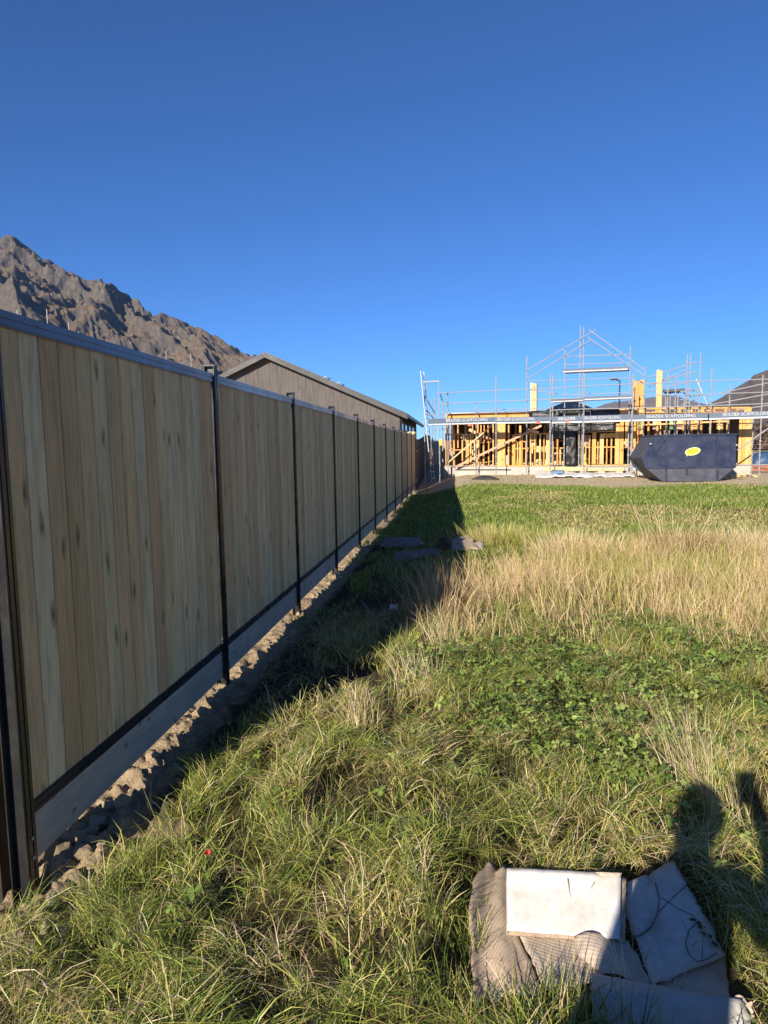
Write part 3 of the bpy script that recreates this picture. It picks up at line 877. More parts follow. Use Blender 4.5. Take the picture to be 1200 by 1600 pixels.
# front wall studs, from the photograph: x, top, foot, width
for (x, t, f, w) in [(697.5, 652, 728, .05), (701, 652, 728, .05), (710, 679, 729, .07), (723, 679, 728, .06), (731, 678, 729, .14), (736, 678, 729, .07),
                     (742, 690, 728, .05), (749, 684, 728, .05), (756, 690, 728, .07), (764, 690, 728, .05), (771, 664, 728, .06), (795, 664, 728, .05), (809, 690, 727, .05), (822, 690, 727, .05), (836, 680, 727, .05), (850, 684, 726, .05), (864, 690, 726, .05), (915, 690, 725, .05), (921, 680, 725, .05), (934, 690, 725, .05), (948, 684, 725, .05), (706, 664, 700, .05), (716, 664, 700, .05),
                     (752, 664, 690, .05), (757, 664, 690, .05), (763, 664, 690, .05), (747, 662, 694, .07), (739, 662, 690, .05),
                     (781, 660, 728, .20), (787, 662, 728, .16), (803, 679, 727, .15), (813, 665, 727, .09), (816, 680, 727, .05), (829, 679, 727, .06), (844, 678, 726, .06), (856, 678, 726, .14),
                     (871, 686, 726, .06), (875, 702, 726, .09), (889, 690, 726, .05), (908, 676, 726, .05),
                     (928, 674, 725, .16), (940, 678, 725, .16), (955, 682, 725, .06), (964, 662, 725, .17), (971, 655, 725, .15), (979, 656, 700, .12), (990, 655, 722, .14),
                     (1012, 655, 724, .08), (1026, 655, 724, .06), (1040, 655, 724, .06), (1054, 655, 724, .06), (1066, 655, 724, .06), (1080, 655, 724, .06), (1094, 655, 724, .06),
                     (1108, 655, 724, .06), (1122, 655, 724, .06), (1134, 655, 724, .06), (1155, 655, 726, .10), (1161, 655, 726, .14), (1167, 655, 726, .12), (1171, 655, 726, .09)]:
    stud(x, t, f, w)
# plates, nogs, lintels
for (a, c) in ((695, 720), (720, 777), (777, 860), (905, 988), (988, 1172)):
    beam(a, 728.6 - (a - 695) * 0.007, c, 728.6 - (c - 695) * 0.007, 0.045, 0.095, name='bottom_plate')
for (x0, y0, x1, y1, h) in [(700, 703, 731, 703, .05), (806, 701, 860, 700, .05), (862, 700, 880, 700, .05), (905, 699, 962, 698.5, .05),
                            (940, 681, 962, 680, .18), (906, 675, 975, 673, .06), (1004, 664, 1140, 658, .06), (804, 679, 860, 677, .05), (700, 679, 740, 678, .05)]:
    beam(x0, y0, x1, y1, h, 0.085, name='nog')
beam(697, 650, 838, 647, 0.27, 0.09, off=0.02, name='lintel_beam')
beam(700, 659, 860, 656, 0.06, 0.085, name='top_plate')
beam(698, 646.2, 832, 643.2, 0.03, 0.35, m='white_paint', off=0.1, name='fascia')
beam(962, 643.5, 1010, 642, 0.30, 0.09, off=0.02, name='lintel_beam')
beam(1000, 638.5, 1172, 637, 0.06, 0.12, off=0.02, name='rafter_chord')
beam(1000, 646, 1172, 645, 0.07, 0.12, off=0.02, name='rafter_chord')
for x in range(1008, 1172, 18):
    stud(x, 638, 646, 0.10 if x % 36 else 0.05, off=0.015, name='web')
stud(1168, 637, 655, 0.25, off=0.02, name='end_block')
# tall posts standing above the wall
def tallpost(x0, x1, y0, y1, m, off):
    a = on(x0, y1, off); c = on(x1, y1, off); zt = on((x0 + x1) / 2, y0, off).z
    w = (c - a).length; n = 3 if w > 0.4 else 2
    for k in range(n):
        p = a + (c - a) * ((k + 0.5) / n); p.z = zpl
        MB().bar(p, Vector((p.x, p.y, zt - 0.04 * (k % 2))), w / n - 0.004, 0.14, side=EY).build('tall_post', m, frame, origin=p)
tallpost(829, 839, 598, 643, 'pale_timber', -2.2)
tallpost(988, 1006, 594, 639, 'frame_timber', -0.3)
tallpost(1025, 1034, 578, 637, 'frame_timber', -0.6)
# braces and leaning timbers
for (x0, y0, x1, y1, h, m, off) in [(712, 729.5, 846, 665, .09, 'pink_timber', .35), (733, 671, 782, 695, .14, 'pink_timber', -.6), (842, 676, 825, 672, .1, 'pink_timber', .3),
                                    (701, 722, 771, 663, .05, 'pale_timber', .75), (975, 690, 998, 715, .12, 'pink_timber', .2), (730, 708, 755, 726, .10, 'frame_timber', -1.5), (722, 681, 733, 706, .16, 'pale_timber', -.8)]:
    beam(x0, y0, x1, y1, h, 0.045, m, off, 'brace')
# interior partition frames
r = random.Random(5)
for (v, ua, ub, gap) in ((1.6, 0.3, 3.3, .5), (2.9, 0.2, 5.5, .45), (4.6, 1.2, 8.5, .5), (3.4, 6.0, 10.8, .5), (6.6, .3, 11.8, .6)):
    u = ua
    while u < ub:
        if r.random() < 0.86:
            a = loc(u, v, zpl)
            MB().bar(a, a + Vector((0, 0, 2.3)), 0.05 if r.random() < .7 else .12, 0.09, side=EY).build('partition_stud', 'frame_timber' if r.random() < .75 else 'pale_timber', frame, origin=a)
        u += gap * r.uniform(.7, 1.2)
    for z in (0.03, 1.1, 2.3):
        a = loc(ua, v, zpl + z)
        MB().bar(a, loc(ub, v, zpl + z), 0.09, 0.05).build('partition_plate', 'frame_timber', frame, origin=a)
for k in range(26):               # offcuts, packs and boards lying on the slab
    u = r.uniform(.3, 11.0); v = r.uniform(.7, 4.2); a = loc(u, v, zpl + r.uniform(.03, .1)); ang = r.uniform(-.6, .6)
    c = a + EX * math.cos(ang) * r.uniform(.5, 1.6) + Vector((0, 0, r.uniform(0, .7) if k % 3 else 0.02))
    MB().bar(a, c, r.uniform(.06, .25), r.uniform(.03, .09)).build('offcut', r.choice(['frame_timber', 'pale_timber', 'pink_timber', 'pale_timber', 'insulation']), frame, origin=a)
for (u, v, w, h, m) in [(2.2, 1.6, .5, .5, 'insulation'), (2.8, 1.2, .4, .32, 'yellow_tag'), (5.6, 1.4, .4, .55, 'yellow_tag'), (5.1, 1.3, .5, .75, 'lime_wrap'), (3.5, 2.0, .6, .9, 'pale_timber'), (4.3, 2.2, .5, .6, 'insulation'), (9.1, .8, .5, .5, 'insulation')]:
    b = MB()
    for q in range(3):
        b.hexa([loc(u + .02 * q, v, zpl + h * q / 3), loc(u + w - .03 * q, v, zpl + h * q / 3), loc(u + w - .03 * q, v + .4, zpl + h * q / 3), loc(u + .02 * q, v + .4, zpl + h * q / 3),
                loc(u + .02 * q, v, zpl + h * (q + .94) / 3), loc(u + w - .03 * q, v, zpl + h * (q + .94) / 3), loc(u + w - .03 * q, v + .4, zpl + h * (q + .94) / 3), loc(u + .02 * q, v + .4, zpl + h * (q + .94) / 3)])
    b.build('material_pack', m, frame)
# dark building wrap on the rear and side walls, flat roof deck
MB().hexa([loc(.1, 7.4, zpl), loc(U1, 7.4, zpl), loc(U1, 7.5, zpl), loc(.1, 7.5, zpl), loc(.1, 7.4, zpl + 2.5), loc(U1, 7.4, zpl + 2.5), loc(U1, 7.5, zpl + 2.5), loc(.1, 7.5, zpl + 2.5)]).build('wrapped_wall', 'dark_wrap', frame)
MB().hexa([loc(-.1, .9, zpl), loc(-.02, .9, zpl), loc(-.02, 7.4, zpl), loc(-.1, 7.4, zpl), loc(-.1, .9, zpl + 2.45), loc(-.02, .9, zpl + 2.45), loc(-.02, 7.4, zpl + 2.45), loc(-.1, 7.4, zpl + 2.45)]).build('wrapped_wall', 'dark_wrap', frame)
ur = uu(on(838, 650))
ztp = on(770, 646).z
def deck(ua, ub, za, name, m='dark_wrap', va=.25, vb=7.3, th=.06):
    MB().hexa([loc(ua, va, za), loc(ub, va, za), loc(ub, vb, za), loc(ua, vb, za), loc(ua, va, za + th), loc(ub, va, za + th), loc(ub, vb, za + th), loc(ua, vb, za + th)]).build(name, m, frame)
deck(0, ur, ztp - .16, 'roof_deck')
deck(ur + .02, uu(on(962, 650)), on(900, 662).z, 'roof_deck', 'black_wrap')
deck(uu(on(962, 650)) + .02, U1 - .1, on(1080, 645).z - .06, 'roof_deck', 'dark_wrap', .3)

def sheet(name, rows, m, parent, th=0.012, wrinkle=0.0, seed=1, smooth=True, origin=None):
    """sheet through rows of world points, with thickness"""
    pts = np.array([[list(p) for p in rw] for rw in rows], float)
    nr, nc = pts.shape[:2]
    du = np.gradient(pts, axis=1); dv = np.gradient(pts, axis=0)
    nm = np.cross(du, dv); nm /= np.linalg.norm(nm, axis=-1, keepdims=True) + 1e-9
    if wrinkle:
        i, j = np.meshgrid(np.arange(nr), np.arange(nc), indexing='ij')
        w = (fbm(i * .45, j * .45, seed, 3) - .5) + .6 * (ridged(i * .3, j * .3, seed + 3, 3) - .4)
        pts = pts + nm * (w * wrinkle)[..., None]
    top = pts.reshape(-1, 3); bot = (pts - nm * th).reshape(-1, 3)
    f = grid_faces(nr, nc); n = nr * nc
    i = np.arange(n).reshape(nr, nc)
    ring = np.concatenate([i[0, :], i[1:, -1], i[-1, -2::-1], i[-2:0:-1, 0]])
    r2 = np.roll(ring, -1)
    side = np.stack([ring, ring + n, r2 + n, r2], -1)
    V = np.concatenate([top, bot])
    if origin is not None: V = V - np.array(origin)
    o = np_mesh(name, V, np.concatenate([f, f[:, ::-1] + n, side]), None, m, smooth)
    if origin is not None: o.location = origin
    if parent: o.parent = parent
    return o
def lerp_rows(a, b, c, d, nr, nc, f=None):
    """bilinear patch a(0,0) b(0,1) c(1,1) d(1,0); f(s,t)->offset vector"""
    out = []
    for i in range(nr):
        t = i / (nr - 1); rw = []
        for j in range(nc):
            s = j / (nc - 1)
            p = (a * (1 - s) + b * s) * (1 - t) + (d * (1 - s) + c * s) * t
            if f: p = p + Vector(f(s, t))
            rw.append(p)
        out.append(rw)
    return out
# black wrap: fascia curtain, hanging drop, wrapped column, roof sheet, tented hip
sheet('wrap_sheet', lerp_rows(on(828, 642, .1), on(968, 639, .1), on(968, 660, .12), on(828, 658, .12), 6, 26), 'black_wrap', frame, .02, .10, 3)
sheet('wrap_sheet', lerp_rows(on(850, 659, .14), on(962, 658, .14), on(962, 673, .16), on(862, 677, .16), 6, 22), 'black_wrap', frame, .02, .12, 5)
sheet('wrap_sheet', lerp_rows(on(856, 660, .05), on(892, 660, .05), on(888, 690, .05), on(866, 684, .05), 6, 10), 'black_wrap', frame, .02, .10, 7)
sheet('wrap_sheet', lerp_rows(on(883, 670, .22), on(900, 670, .22), on(899, 728, .24), on(883, 728, .24), 16, 7), 'black_wrap', frame, .02, .16, 9)
apex = on(893, 624.5, -2.0)
for (a, c) in (((850, 643), (872, 641)), ((872, 641), (902, 641)), ((902, 641), (932, 641))):
    p, q = on(*a, .05), on(*c, .05)
    sheet('wrap_sheet', lerp_rows(apex + EX * -.04, apex + EX * .04, q, p, 8, 6), 'black_wrap', frame, .02, .05, 12)
    MB().bar(apex, q, .05, .04).build('hip_batten', 'galvanised', frame)
beam(878, 645, 910, 644, .06, .08, 'pale_timber', .12, 'batten')
beam(873, 650, 910, 648.5, .04, .06, 'pale_timber', .12, 'batten')
# insulation showing above the skip
for (x0, x1, m) in ((1020, 1027, 'insulation'), (1046, 1052, 'lime_wrap'), (1054, 1070, 'insulation'), (1074, 1082, 'insulation'), (998, 1001, 'lime_wrap'), (1082, 1095, 'frame_timber'), (1120, 1130, 'pale_timber')):
    sheet('insulation_batt', lerp_rows(on(x0, 657, -.15), on(x1, 657, -.15), on(x1, 671, -.15), on(x0, 671, -.15), 5, 5), m, frame, .06, .03, x0)
sheet('insulation_batt', lerp_rows(on(912, 678, -.3), on(920, 680, -.3), on(920, 700, -.3), on(910, 700, -.3), 5, 5), 'insulation', frame, .06, .04, 4)

# timber step boards in front of the slab
tb = thing('timber_bearers', 'long yellow timber bearers lying along the front of the slab', 'timber', on(850, 735, .5))
for (y, off) in ((731.2, .62), (734.2, .70)):
    a = on(850, y, off); c = on(976, y - 0.3, off)
    MB().bar(a - tb.location, c - tb.location, .20, .085).build('plank', 'pale_timber', tb)
for k in range(5):                 # blocks that carry them
    p = on(856 + k * 28, 736, .68) - tb.location
    q = p.copy(); q.z = g1((p + tb.location).x, (p + tb.location).y) - 0.05 - tb.location.z
    MB().bar(q, Vector((q.x, q.y, on(856 + k * 28, 735, .68).z - tb.location.z - .03)), .25, .12, side=EY).build('block', 'pale_timber', tb)

# ------------------------------------------------------------------ scaffold
sc = thing('scaffold', 'galvanised tube scaffold wrapped round the timber house frame', 'scaffold', (0, 0, 0))
def gtube(p, q, rad=.021, m='galvanised', name='rail', n=6):
    MB().tube(p, q, rad, n).build(name, m, sc, origin=p)
collar_me = MB().tube((0, 0, 0), (0, 0, .07), .040, 7).mesh('collar'); collar_me.materials.append(MATS['galvanised'])
plate_me = MB().box((-.075, -.075, .0), (.075, .075, .012)).mesh('base_plate'); plate_me.materials.append(MATS['galvanised'])
def standard(px, y0, off, rad=.023, m='galvanised', gap=0.9):
    base = on(px, 735, off); zb = g1(base.x, base.y); top = on(px, y0, off)
    a = Vector((base.x, base.y, zb - .02)); c = Vector((base.x, base.y, top.z))
    o = MB().tube(a, c, rad, 7).build('standard', m, sc, origin=a)
    z = .3
    while z < top.z - zb - .1:           # cup joints
        c = bpy.data.objects.new('collar', collar_me); link(c, o); c.location = (0, 0, z); z += gap / 1.8
    c = bpy.data.objects.new('base_plate', plate_me); link(c, o)
OF, OB = 1.55, .50
for (x, y) in ((687, 594), (775, 589), (859, 583), (911, 584), (986.5, 584), (1107, 574), (1186, 586)):
    standard(x, y, OF)
for (x, y) in ((862.5, 586), (822.5, 556), (881, 544), (904, 509), (909, 512), (981, 541), (1004, 573), (1069, 553), (1074, 553), (1089, 551), (1174, 655), (985, 590), (1052, 588), (1040, 582), (1136, 600), (700, 611), (744, 630)):
    standard(x, y, OB)
def rails(pts, off, rad=.019, m='galvanised'):
    for a, c in zip(pts[:-1], pts[1:]):
        gtube(on(*a, off), on(*c, off), rad, m)
rails([(687, 614), (775, 610), (860, 607), (911, 603), (986, 600), (1107, 595), (1215, 592)], OF)
rails([(687, 631), (775, 627), (860, 624), (911, 622)], OF)
rails([(986, 618), (1107, 616), (1215, 612)], OF)
rails([(860, 641), (911, 639), (986, 638), (1107, 634), (1215, 630)], OF, .02)
rails([(700, 641), (775, 640), (860, 638)], OB, .018)
rails([(687, 728), (775, 728)], OF, .02)
rails([(911, 731), (1004, 729)], OF, .026)
rails([(1107, 727), (1215, 726)], OF, .022)
rails([(822, 595), (881, 594), (986, 590)], OB, .018)
rails([(822, 608), (881, 617), (986, 613)], OB, .018)
rails([(881, 557), (980, 554)], OB, .02)
rails([(881, 570), (980, 567)], OB, .02)
# gable shaped guard rails
for a, c in (((822.7, 578.7), (932, 514.7)), ((822.7, 592.5), (923, 531)), ((920, 515), (1006, 577)), ((918.5, 527), (1010.5, 589.5))):
    gtube(on(*a, OB + .06), on(*c, OB + .06), .021, 'galvanised', 'gable_rail')
# raking rails further right, and the right hand sloping ones
for a, c, off in (((1014, 589), (1089, 565.5), -2.5), ((1014, 601), (1089, 580), -2.5), ((1014, 611), (1089, 594), -2.5), ((1014, 604), (1072, 578), -1), ((1063, 625), (1093, 616), -1.5), ((1065, 633), (1093, 622), -1.5),
                  ((1088, 592), (1105, 632), OB), ((1122, 615), (1215, 595), -3), ((1112, 632), (1215, 613), -3), ((1150, 641), (1215, 631), -3)):
    gtube(on(*a, off), on(*c, off), .024, 'galvanised', 'raking_rail')
gtube(on(1152, 703.5, OF - .2), on(1215, 659, OF - .2), .028, 'galvanised', 'brace')
# left return: ledgers that run back along the side
for (x0, y0, x1, y1) in ((663, 618, 679, 645), (666, 640, 680, 657), (687, 614, 692, 628)):
    a = on(x0, y0, OF); d = on(x1, y1, -4.0)
    gtube(a, d, .024)
for (x, y, off) in ((664, 597, OF), (692, 624, -2.5), (680, 620, -4), (676, 622, -5)):
    standard(x, y, off)
gtube(on(660, 597, OF), on(687, 595.5, OF), .035, 'aluminium', 'rail')
rails([(660, 648), (687, 648), (700, 645)], OF - .1, .018)
# upper work platforms (dark plank with bright edge)
def platform(x0, y0, x1, y1, off, w=.6, th=.05):
    a, c = on(x0, y0, off), on(x1, y1, off)
    up_ = Vector((0, 0, th)); bk = EY * w
    b = MB(); b.hexa([a, c, c + bk, a + bk, a + up_, c + up_, c + bk + up_, a + bk + up_])
    o = b.build('plank', 'galvanised', sc)
    e = Vector((0, 0, .0)); f = -EY * .012
    MB().hexa([a + f, c + f, c - EY * .002, a - EY * .002, a + f + up_ * .55, c + f + up_ * .55, c - EY * .002 + up_ * .55, a - EY * .002 + up_ * .55]).build('edge', 'galvanised', o)
    b = MB(); b.hexa([a + up_ * 1.02, c + up_ * 1.02, c + EY * .03 + up_ * 1.02, a + EY * .03 + up_ * 1.02, a + up_ * 2.8, c + up_ * 2.8, c + EY * .03 + up_ * 2.8, a + EY * .03 + up_ * 2.8])
    b.build('kick_board', 'toe_board', o)
platform(880, 582, 981, 577.8, OB + .05)
platform(912, 625.5, 988, 622.3, OF - .02, .5)
platform(860, 629, 911, 626.5, OF - .02, .5)
# toe boards with the company name and the plank below them
def toe(x0, y0, x1, y1, h_px, txt, tx0, tx1, shift=0.0):
    a, c = on(x0, y0, OF + .04), on(x1, y1, OF + .04)
    hz = Vector((0, 0, h_px * a.y / F_PX))
    b = MB(); b.hexa([a, c, c + EY * .02, a + EY * .02, a + hz, c + hz, c + EY * .02 + hz, a + EY * .02 + hz])
    o = b.build('toe_board', 'toe_board', sc)
    b = MB(); d = Vector((0, 0, -.05)); e = EY * .62
    b.hexa([a + d, c + d, c + d + e, a + d + e, a - Vector((0, 0, .004)), c - Vector((0, 0, .004)), c + e - Vector((0, 0, .004)), a + e - Vector((0, 0, .004))])
    b.build('walk_plank', 'aluminium', sc)
    if txt:
        p0, p1 = on(tx0, (y0 + y1) / 2, OF + .04), on(tx1, (y0 + y1) / 2, OF + .04)
        u0, u1 = uu(p0), uu(p1)
        cu = bpy.data.curves.new('lettering', 'FONT'); cu.body = txt; cu.size = 1.0; cu.extrude = .004; cu.offset = 0.0
        cu.materials.append(MATS['print_grey'])
        t = bpy.data.objects.new('lettering', cu); COL.objects.link(t)
        bpy.context.view_layer.update()
        w = t.dimensions.x
        sx = (u1 - u0) / w; sy = .165
        frac = (u0 - uu(a)) / (uu(c) - uu(a))
        bp = a + (c - a) * frac - EY * .012 + hz * .30
        dirv = (c - a).normalized()
        z = Vector((0, 0, 1)); n = dirv.cross(z)
        t.matrix_world = Matrix(((dirv.x * sx, z.x * sy, n.x, bp.x), (dirv.y * sx, z.y * sy, n.y, bp.y), (dirv.z * sx, z.z * sy, n.z, bp.z), (0, 0, 0, 1)))
        me = bpy.data.meshes.new_from_object(t); mw = t.matrix_world.copy()
        bpy.data.objects.remove(t); me.transform(mw); me.name = 'lettering'
        t = bpy.data.objects.new('lettering', me); link(t, o)
        return t
toe(669, 662.5, 774, 659.5, 7.5, 'BRAZIER SCAFFOLDING', 697, 762)
toe(776, 660, 859, 658.5, 7.5, 'BRAZIER SCAFFOLDING', 777, 835)
toe(862, 659.5, 910, 658, 8, 'BRAZIER', 872, 899)
toe(912, 658, 986, 656, 8, 'BRAZIER SCAFFOLDING', 903 + 10, 969)
toe(988, 656, 1106, 653.5, 7.5, 'BRAZIER SCAFFOLDING', 1010, 1086)
toe(1108, 653.5, 1225, 650, 8, 'BRAZIER SCAFFOLDING', 1129, 1204)
for x, y in ((731, 666), (838, 662), (883, 660)):
    p = on(x, y, OF + .06); MB().hexa([p, p + EX * .16, p + EX * .16 + EY * .02, p + EY * .02, p + Vector((0, 0, .09)), p + EX * .16 + Vector((0, 0, .09)), p + EX * .16 + EY * .02 + Vector((0, 0, .09)), p + EY * .02 + Vector((0, 0, .09))]).build('clip', 'red_paint', sc)
gtube(on(1063, 612, -1.2), on(1090, 609, -1.2), .03, 'galvanised', 'rail')
a = on(1036, 613, -1.2); c = on(1068, 611, -1.2); hz = Vector((0, 0, .11)); e = EY * .8
MB().hexa([a, c, c + e, a + e, a + hz, c + hz, c + e + hz, a + e + hz]).build('plank', 'dark_trim', sc)
for x in (1037, 1044, 1056, 1066):
    standard(x, 610, -1.4, .022)
# yellow scaffold tag
p = on(686.5, 696, OF + .05)
MB().hexa([p, p + EX * .12, p + EX * .12 + EY * .01, p + EY * .01, p + Vector((0, 0, .26)), p + EX * .12 + Vector((0, 0, .26)), p + EX * .12 + EY * .01 + Vector((0, 0, .26)), p + EY * .01 + Vector((0, 0, .26))]).build('tag', 'yellow_tag', sc)

# ladder leaning at the corner
ld = thing('ladder', 'pale aluminium ladder leaning on the left corner of the scaffold', 'ladder', (0, 0, 0))
pb = on(675, 737, OF + .3); pb.z = g1(pb.x, pb.y); pt = on(657, 580, OF + .08)
for s in (0, .36):
    MB().bar(pb + EY * s, pt + EY * s, .07, .035).build('stile', 'galvanised', ld)
for k in range(1, 17):
    q = pb + (pt - pb) * (k / 17)
    MB().tube(q, q + EY * .36, .015, 6).build('rung', 'aluminium', ld)

# ------------------------------------------------------------------ skip bin
SY = 25.4
def sk(px, py): return at_y(px, py, SY)
skip = thing('skip_bin', 'dark blue steel skip bin with a yellow speech bubble sticker', 'skip', (sk(1080, 744).x, SY, sk(1080, 744).z))
so = skip.location.copy()
prof = [sk(1023, 672), sk(1002.5, 707.5), sk(1036, 743.5), sk(1122.5, 744), sk(1150, 721), sk(1151, 672)]
prof = [Vector((p.x, SY, p.z)) - so for p in prof]
zt = (prof[0].z + prof[5].z) / 2; prof[0].z = prof[5].z = zt; prof[2].z = prof[3].z = (prof[2].z + prof[3].z) / 2
zm = prof[4].z
W = 1.75
gz0 = g1(so.x, SY + .5) - so.z
sh = Vector((0, 0, gz0 - prof[2].z + 0.015)); prof = [p + sh for p in prof]
# split side panel at the rib line
t = (zm - prof[1].z) / (prof[2].z - prof[1].z); L1 = prof[1] + (prof[2] - prof[1]) * t; L1.z = prof[4].z
for y in (0.0, W):
    n = Vector((0, .008, 0)); yo = Vector((0, y, 0))
    MB().prism([p + yo for p in (prof[0], prof[1], L1, prof[4], prof[5])], n).build('side_panel', 'navy_steel', skip)
    MB().prism([p + yo + Vector((0, .001, 0)) for p in (L1, prof[2], prof[3], prof[4])], n).build('lower_panel', 'dusty_steel', skip)
bkv = Vector((0, W - .016, 0)); fo = Vector((0, .008, 0))
def plate(p, q, nm, m, th):
    MB().prism([p + fo, q + fo, q + fo + bkv, p + fo + bkv], th).build(nm, m, skip)
plate(prof[0], prof[1], 'end_plate', 'dusty_steel', (-.008, 0, 0))
plate(prof[1], prof[2], 'end_plate', 'dusty_steel', (-.008, 0, -.004))
plate(prof[2] + Vector((0, 0, .004)), prof[3] + Vector((0, 0, .004)), 'floor_plate', 'navy_steel', (0, 0, .008))
plate(prof[3], prof[4], 'end_plate', 'navy_steel', (.008, 0, -.004))
plate(prof[4], prof[5], 'end_plate', 'navy_steel', (.008, 0, 0))
rim = MB()
zr = Vector((0, 0, .0))
for y in (-.02, W - .03):
    rim.bar(prof[0] + Vector((-.02, y + .02, .02)), prof[5] + Vector((.02, y + .02, .02)), .06, .06)
rim.bar(prof[0] + Vector((0, 0, .02)), prof[0] + Vector((0, W, .02)), .055, .055); rim.bar(prof[5] + Vector((0, 0, .02)), prof[5] + Vector((0, W, .02)), .055, .055)
rim.build('rim', 'navy_steel', skip)
def sku(px, py): p = sk(px, py) - so + sh; p.y = 0; return p
for (a, c, w) in (((1041, 673), (1041, 720), .07), ((1073, 721), (1073, 733), .05), ((1121, 673), (1121, 720), .07), ((1041, 722), (1041, 743), .05), ((1121, 722), (1121, 743), .05), ((1143, 674), (1143, 720), .04)):
    MB().bar(sku(*a) - Vector((0, .022, 0)), sku(*c) - Vector((0, .022, 0)), w, .04, side=(0, 1, 0)).build('rib', 'navy_steel', skip)
MB().bar(L1 - Vector((0, .02, 0)), prof[4] - Vector((0, .02, 0)), .035, .05).build('rib', 'navy_steel', skip)
MB().bar(sku(1041, 674) - Vector((0, .02, 0)), L1 + (prof[0] - L1) * .45 - Vector((-.18, .02, 0)), .045, .035).build('rib', 'navy_steel', skip)
for p in (prof[0] + (prof[1] - prof[0]) * .35, prof[5] + Vector((0, 0, -.35))):
    MB().tube(p - Vector((0, .10, 0)), p + Vector((0, -.002, 0)), .035, 10).build('lifting_lug', 'galvanised', skip)
# sticker: speech bubble with two lines of unreadable print
c0 = sku(1082.5, 697); sw = (sku(1094.5, 697) - sku(1070.5, 697)).length / 2; shh = sw * .52
def bubble(k, y):
    pts = []
    for i in range(28):
        a = 2 * math.pi * i / 28
        px_, pz_ = sw * k * math.cos(a), shh * k * math.sin(a)
        pts.append(c0 + Vector((px_, -y, pz_ + px_ * .14)))
        if i == 17: pts.append(c0 + Vector((-sw * (.76 + .06 * (k - 1)), -y, -shh * 1.32 * k)))
    return pts
st = MB().prism(bubble(1.12, .004), (0, .003, 0)).build('sticker', 'dark_trim', skip)
MB().prism(bubble(1.0, .008), (0, .003, 0)).build('sticker_border', 'sticker_pale', st)
MB().prism(bubble(.86, .012), (0, .003, 0)).build('sticker_face', 'sticker_yellow', st)
b = MB()
for (x0, x1, zc, hh) in [(-.68 + .145 * k, -.68 + .145 * k + .105, .12, .15) for k in range(10)] + [(-.42 + .11 * k, -.42 + .11 * k + .075, -.36, .07) for k in range(8)]:
    a = c0 + Vector((x0 * sw, -.0155, zc * shh + x0 * sw * .14)); d = Vector(((x1 - x0) * sw, 0, 0)); h = Vector((0, 0, hh * shh)); e = Vector((0, .003, 0))
    b.hexa([a - h, a + d - h, a + d - h + e, a - h + e, a + h, a + d + h, a + d + h + e, a + h + e])
b.build('print', 'sticker_print', st)

# ------------------------------------------------------------------ small things on the site
a = at_z(838, 741, .47); c = at_z(990, 740, .47); d = at_z(992, 747, .45); e = at_z(836, 747, .45)
def lift(p, h=.03): return Vector((p.x, p.y, g1(p.x, p.y) + h))
ps = sheet('plastic_sheet', lerp_rows(lift(a, .26), lift(c, .24), lift(d, .03), lift(e, .03), 9, 44, lambda s, t: (0, 0, .05 * math.sin(s * 40) * (1 - t))), 'white_plastic', None, .01, .11, 31)
tag(ps, 'crumpled white plastic sheet lying on the dirt before the house frame', 'plastic sheet')
q0, q1 = on(862, 741, 1.4), on(880, 743, 1.4)
pp = sheet('print_patch', lerp_rows(lift(at_z(862, 742, .5), .22), lift(at_z(880, 742, .5), .22), lift(at_z(881, 745, .47), .14), lift(at_z(861, 745, .47), .14), 5, 10), 'blue_print', ps, .004, .03, 8)
p = at_z(758, 751, .42)
rows = []
for i in range(7):
    rw = []
    for j in range(15):
        s = j / 14 * 2 - 1; t_ = i / 6 * 2 - 1
        x = p.x + s * .52; y = p.y + t_ * .5
        rw.append(Vector((x, y, g1(x, y) + .015 + .15 * max(0, 1 - s * s) * max(0, 1 - t_ * t_) ** .5)))
    rows.append(rw)
o = sheet('rubber_mat', rows, 'rubber', None, .02, .02, 3)
tag(o, 'dark humped rubber mat on the grass edge before the slab', 'mat')
for k, (px, py, lb) in enumerate([(1152, 745, 'pale offcut of timber on the dirt at the skip corner'), (1163, 743, 'short timber offcut lying right of the skip, middle of three'), (1184, 744, 'flat timber offcut on the dirt under the scaffold end')]):
    p = at_z(px, py, .47); p.z = g1(p.x, p.y)
    b = MB(); b.bar((-.28, 0, .035), (.28, .12, .045), .12, .05); b.bar((-.2, .12, .09), (.22, -.02, .10), .09, .04)
    o = b.build('timber_offcut', 'pale_timber', origin=None); o.location = p; o.rotation_euler = (0, 0, .5 * k)
    tag(o, lb, 'timber', 'timber offcuts by the skip')
# brick stack and tarpaulin at the right edge
p = at_z(1191, 735, .47); p.z = g1(p.x, p.y)
bs = thing('brick_stack', 'low stack of red bricks at the right end of the scaffold', 'bricks', p)
bm_ = MB().box((-.11, -.05, 0), (.11, .05, .072)).mesh('brick'); bm_.materials.append(MATS['brick_red'])
for r_ in range(3):
    for k in range(5):
        for dpt in range(2):
            o = bpy.data.objects.new('brick', bm_); link(o, bs); o.location = (-.46 + k * .232 + random.uniform(-.006, .006), dpt * .11, r_ * .078 + .002)
p = at_y(1186, 724, 40.0); p.z = g1(p.x, p.y)
rows = []
for i in range(13):
    rw = []
    for j in range(25):
        s = j / 24 * 2 - 1; t_ = i / 12 * 2 - 1
        h = .78 * (1 - abs(s) ** 4) ** .5 * (1 - abs(t_) ** 4) ** .5
        rw.append(Vector((p.x + 1.1 + s * 1.7, p.y + t_ * .9, g1(p.x + 1.1 + s * 1.7, p.y + t_ * .9) + max(h, .01))))
    rows.append(rw)
o = sheet('tarpaulin', rows, 'blue_tarp', None, .012, .10, 44)
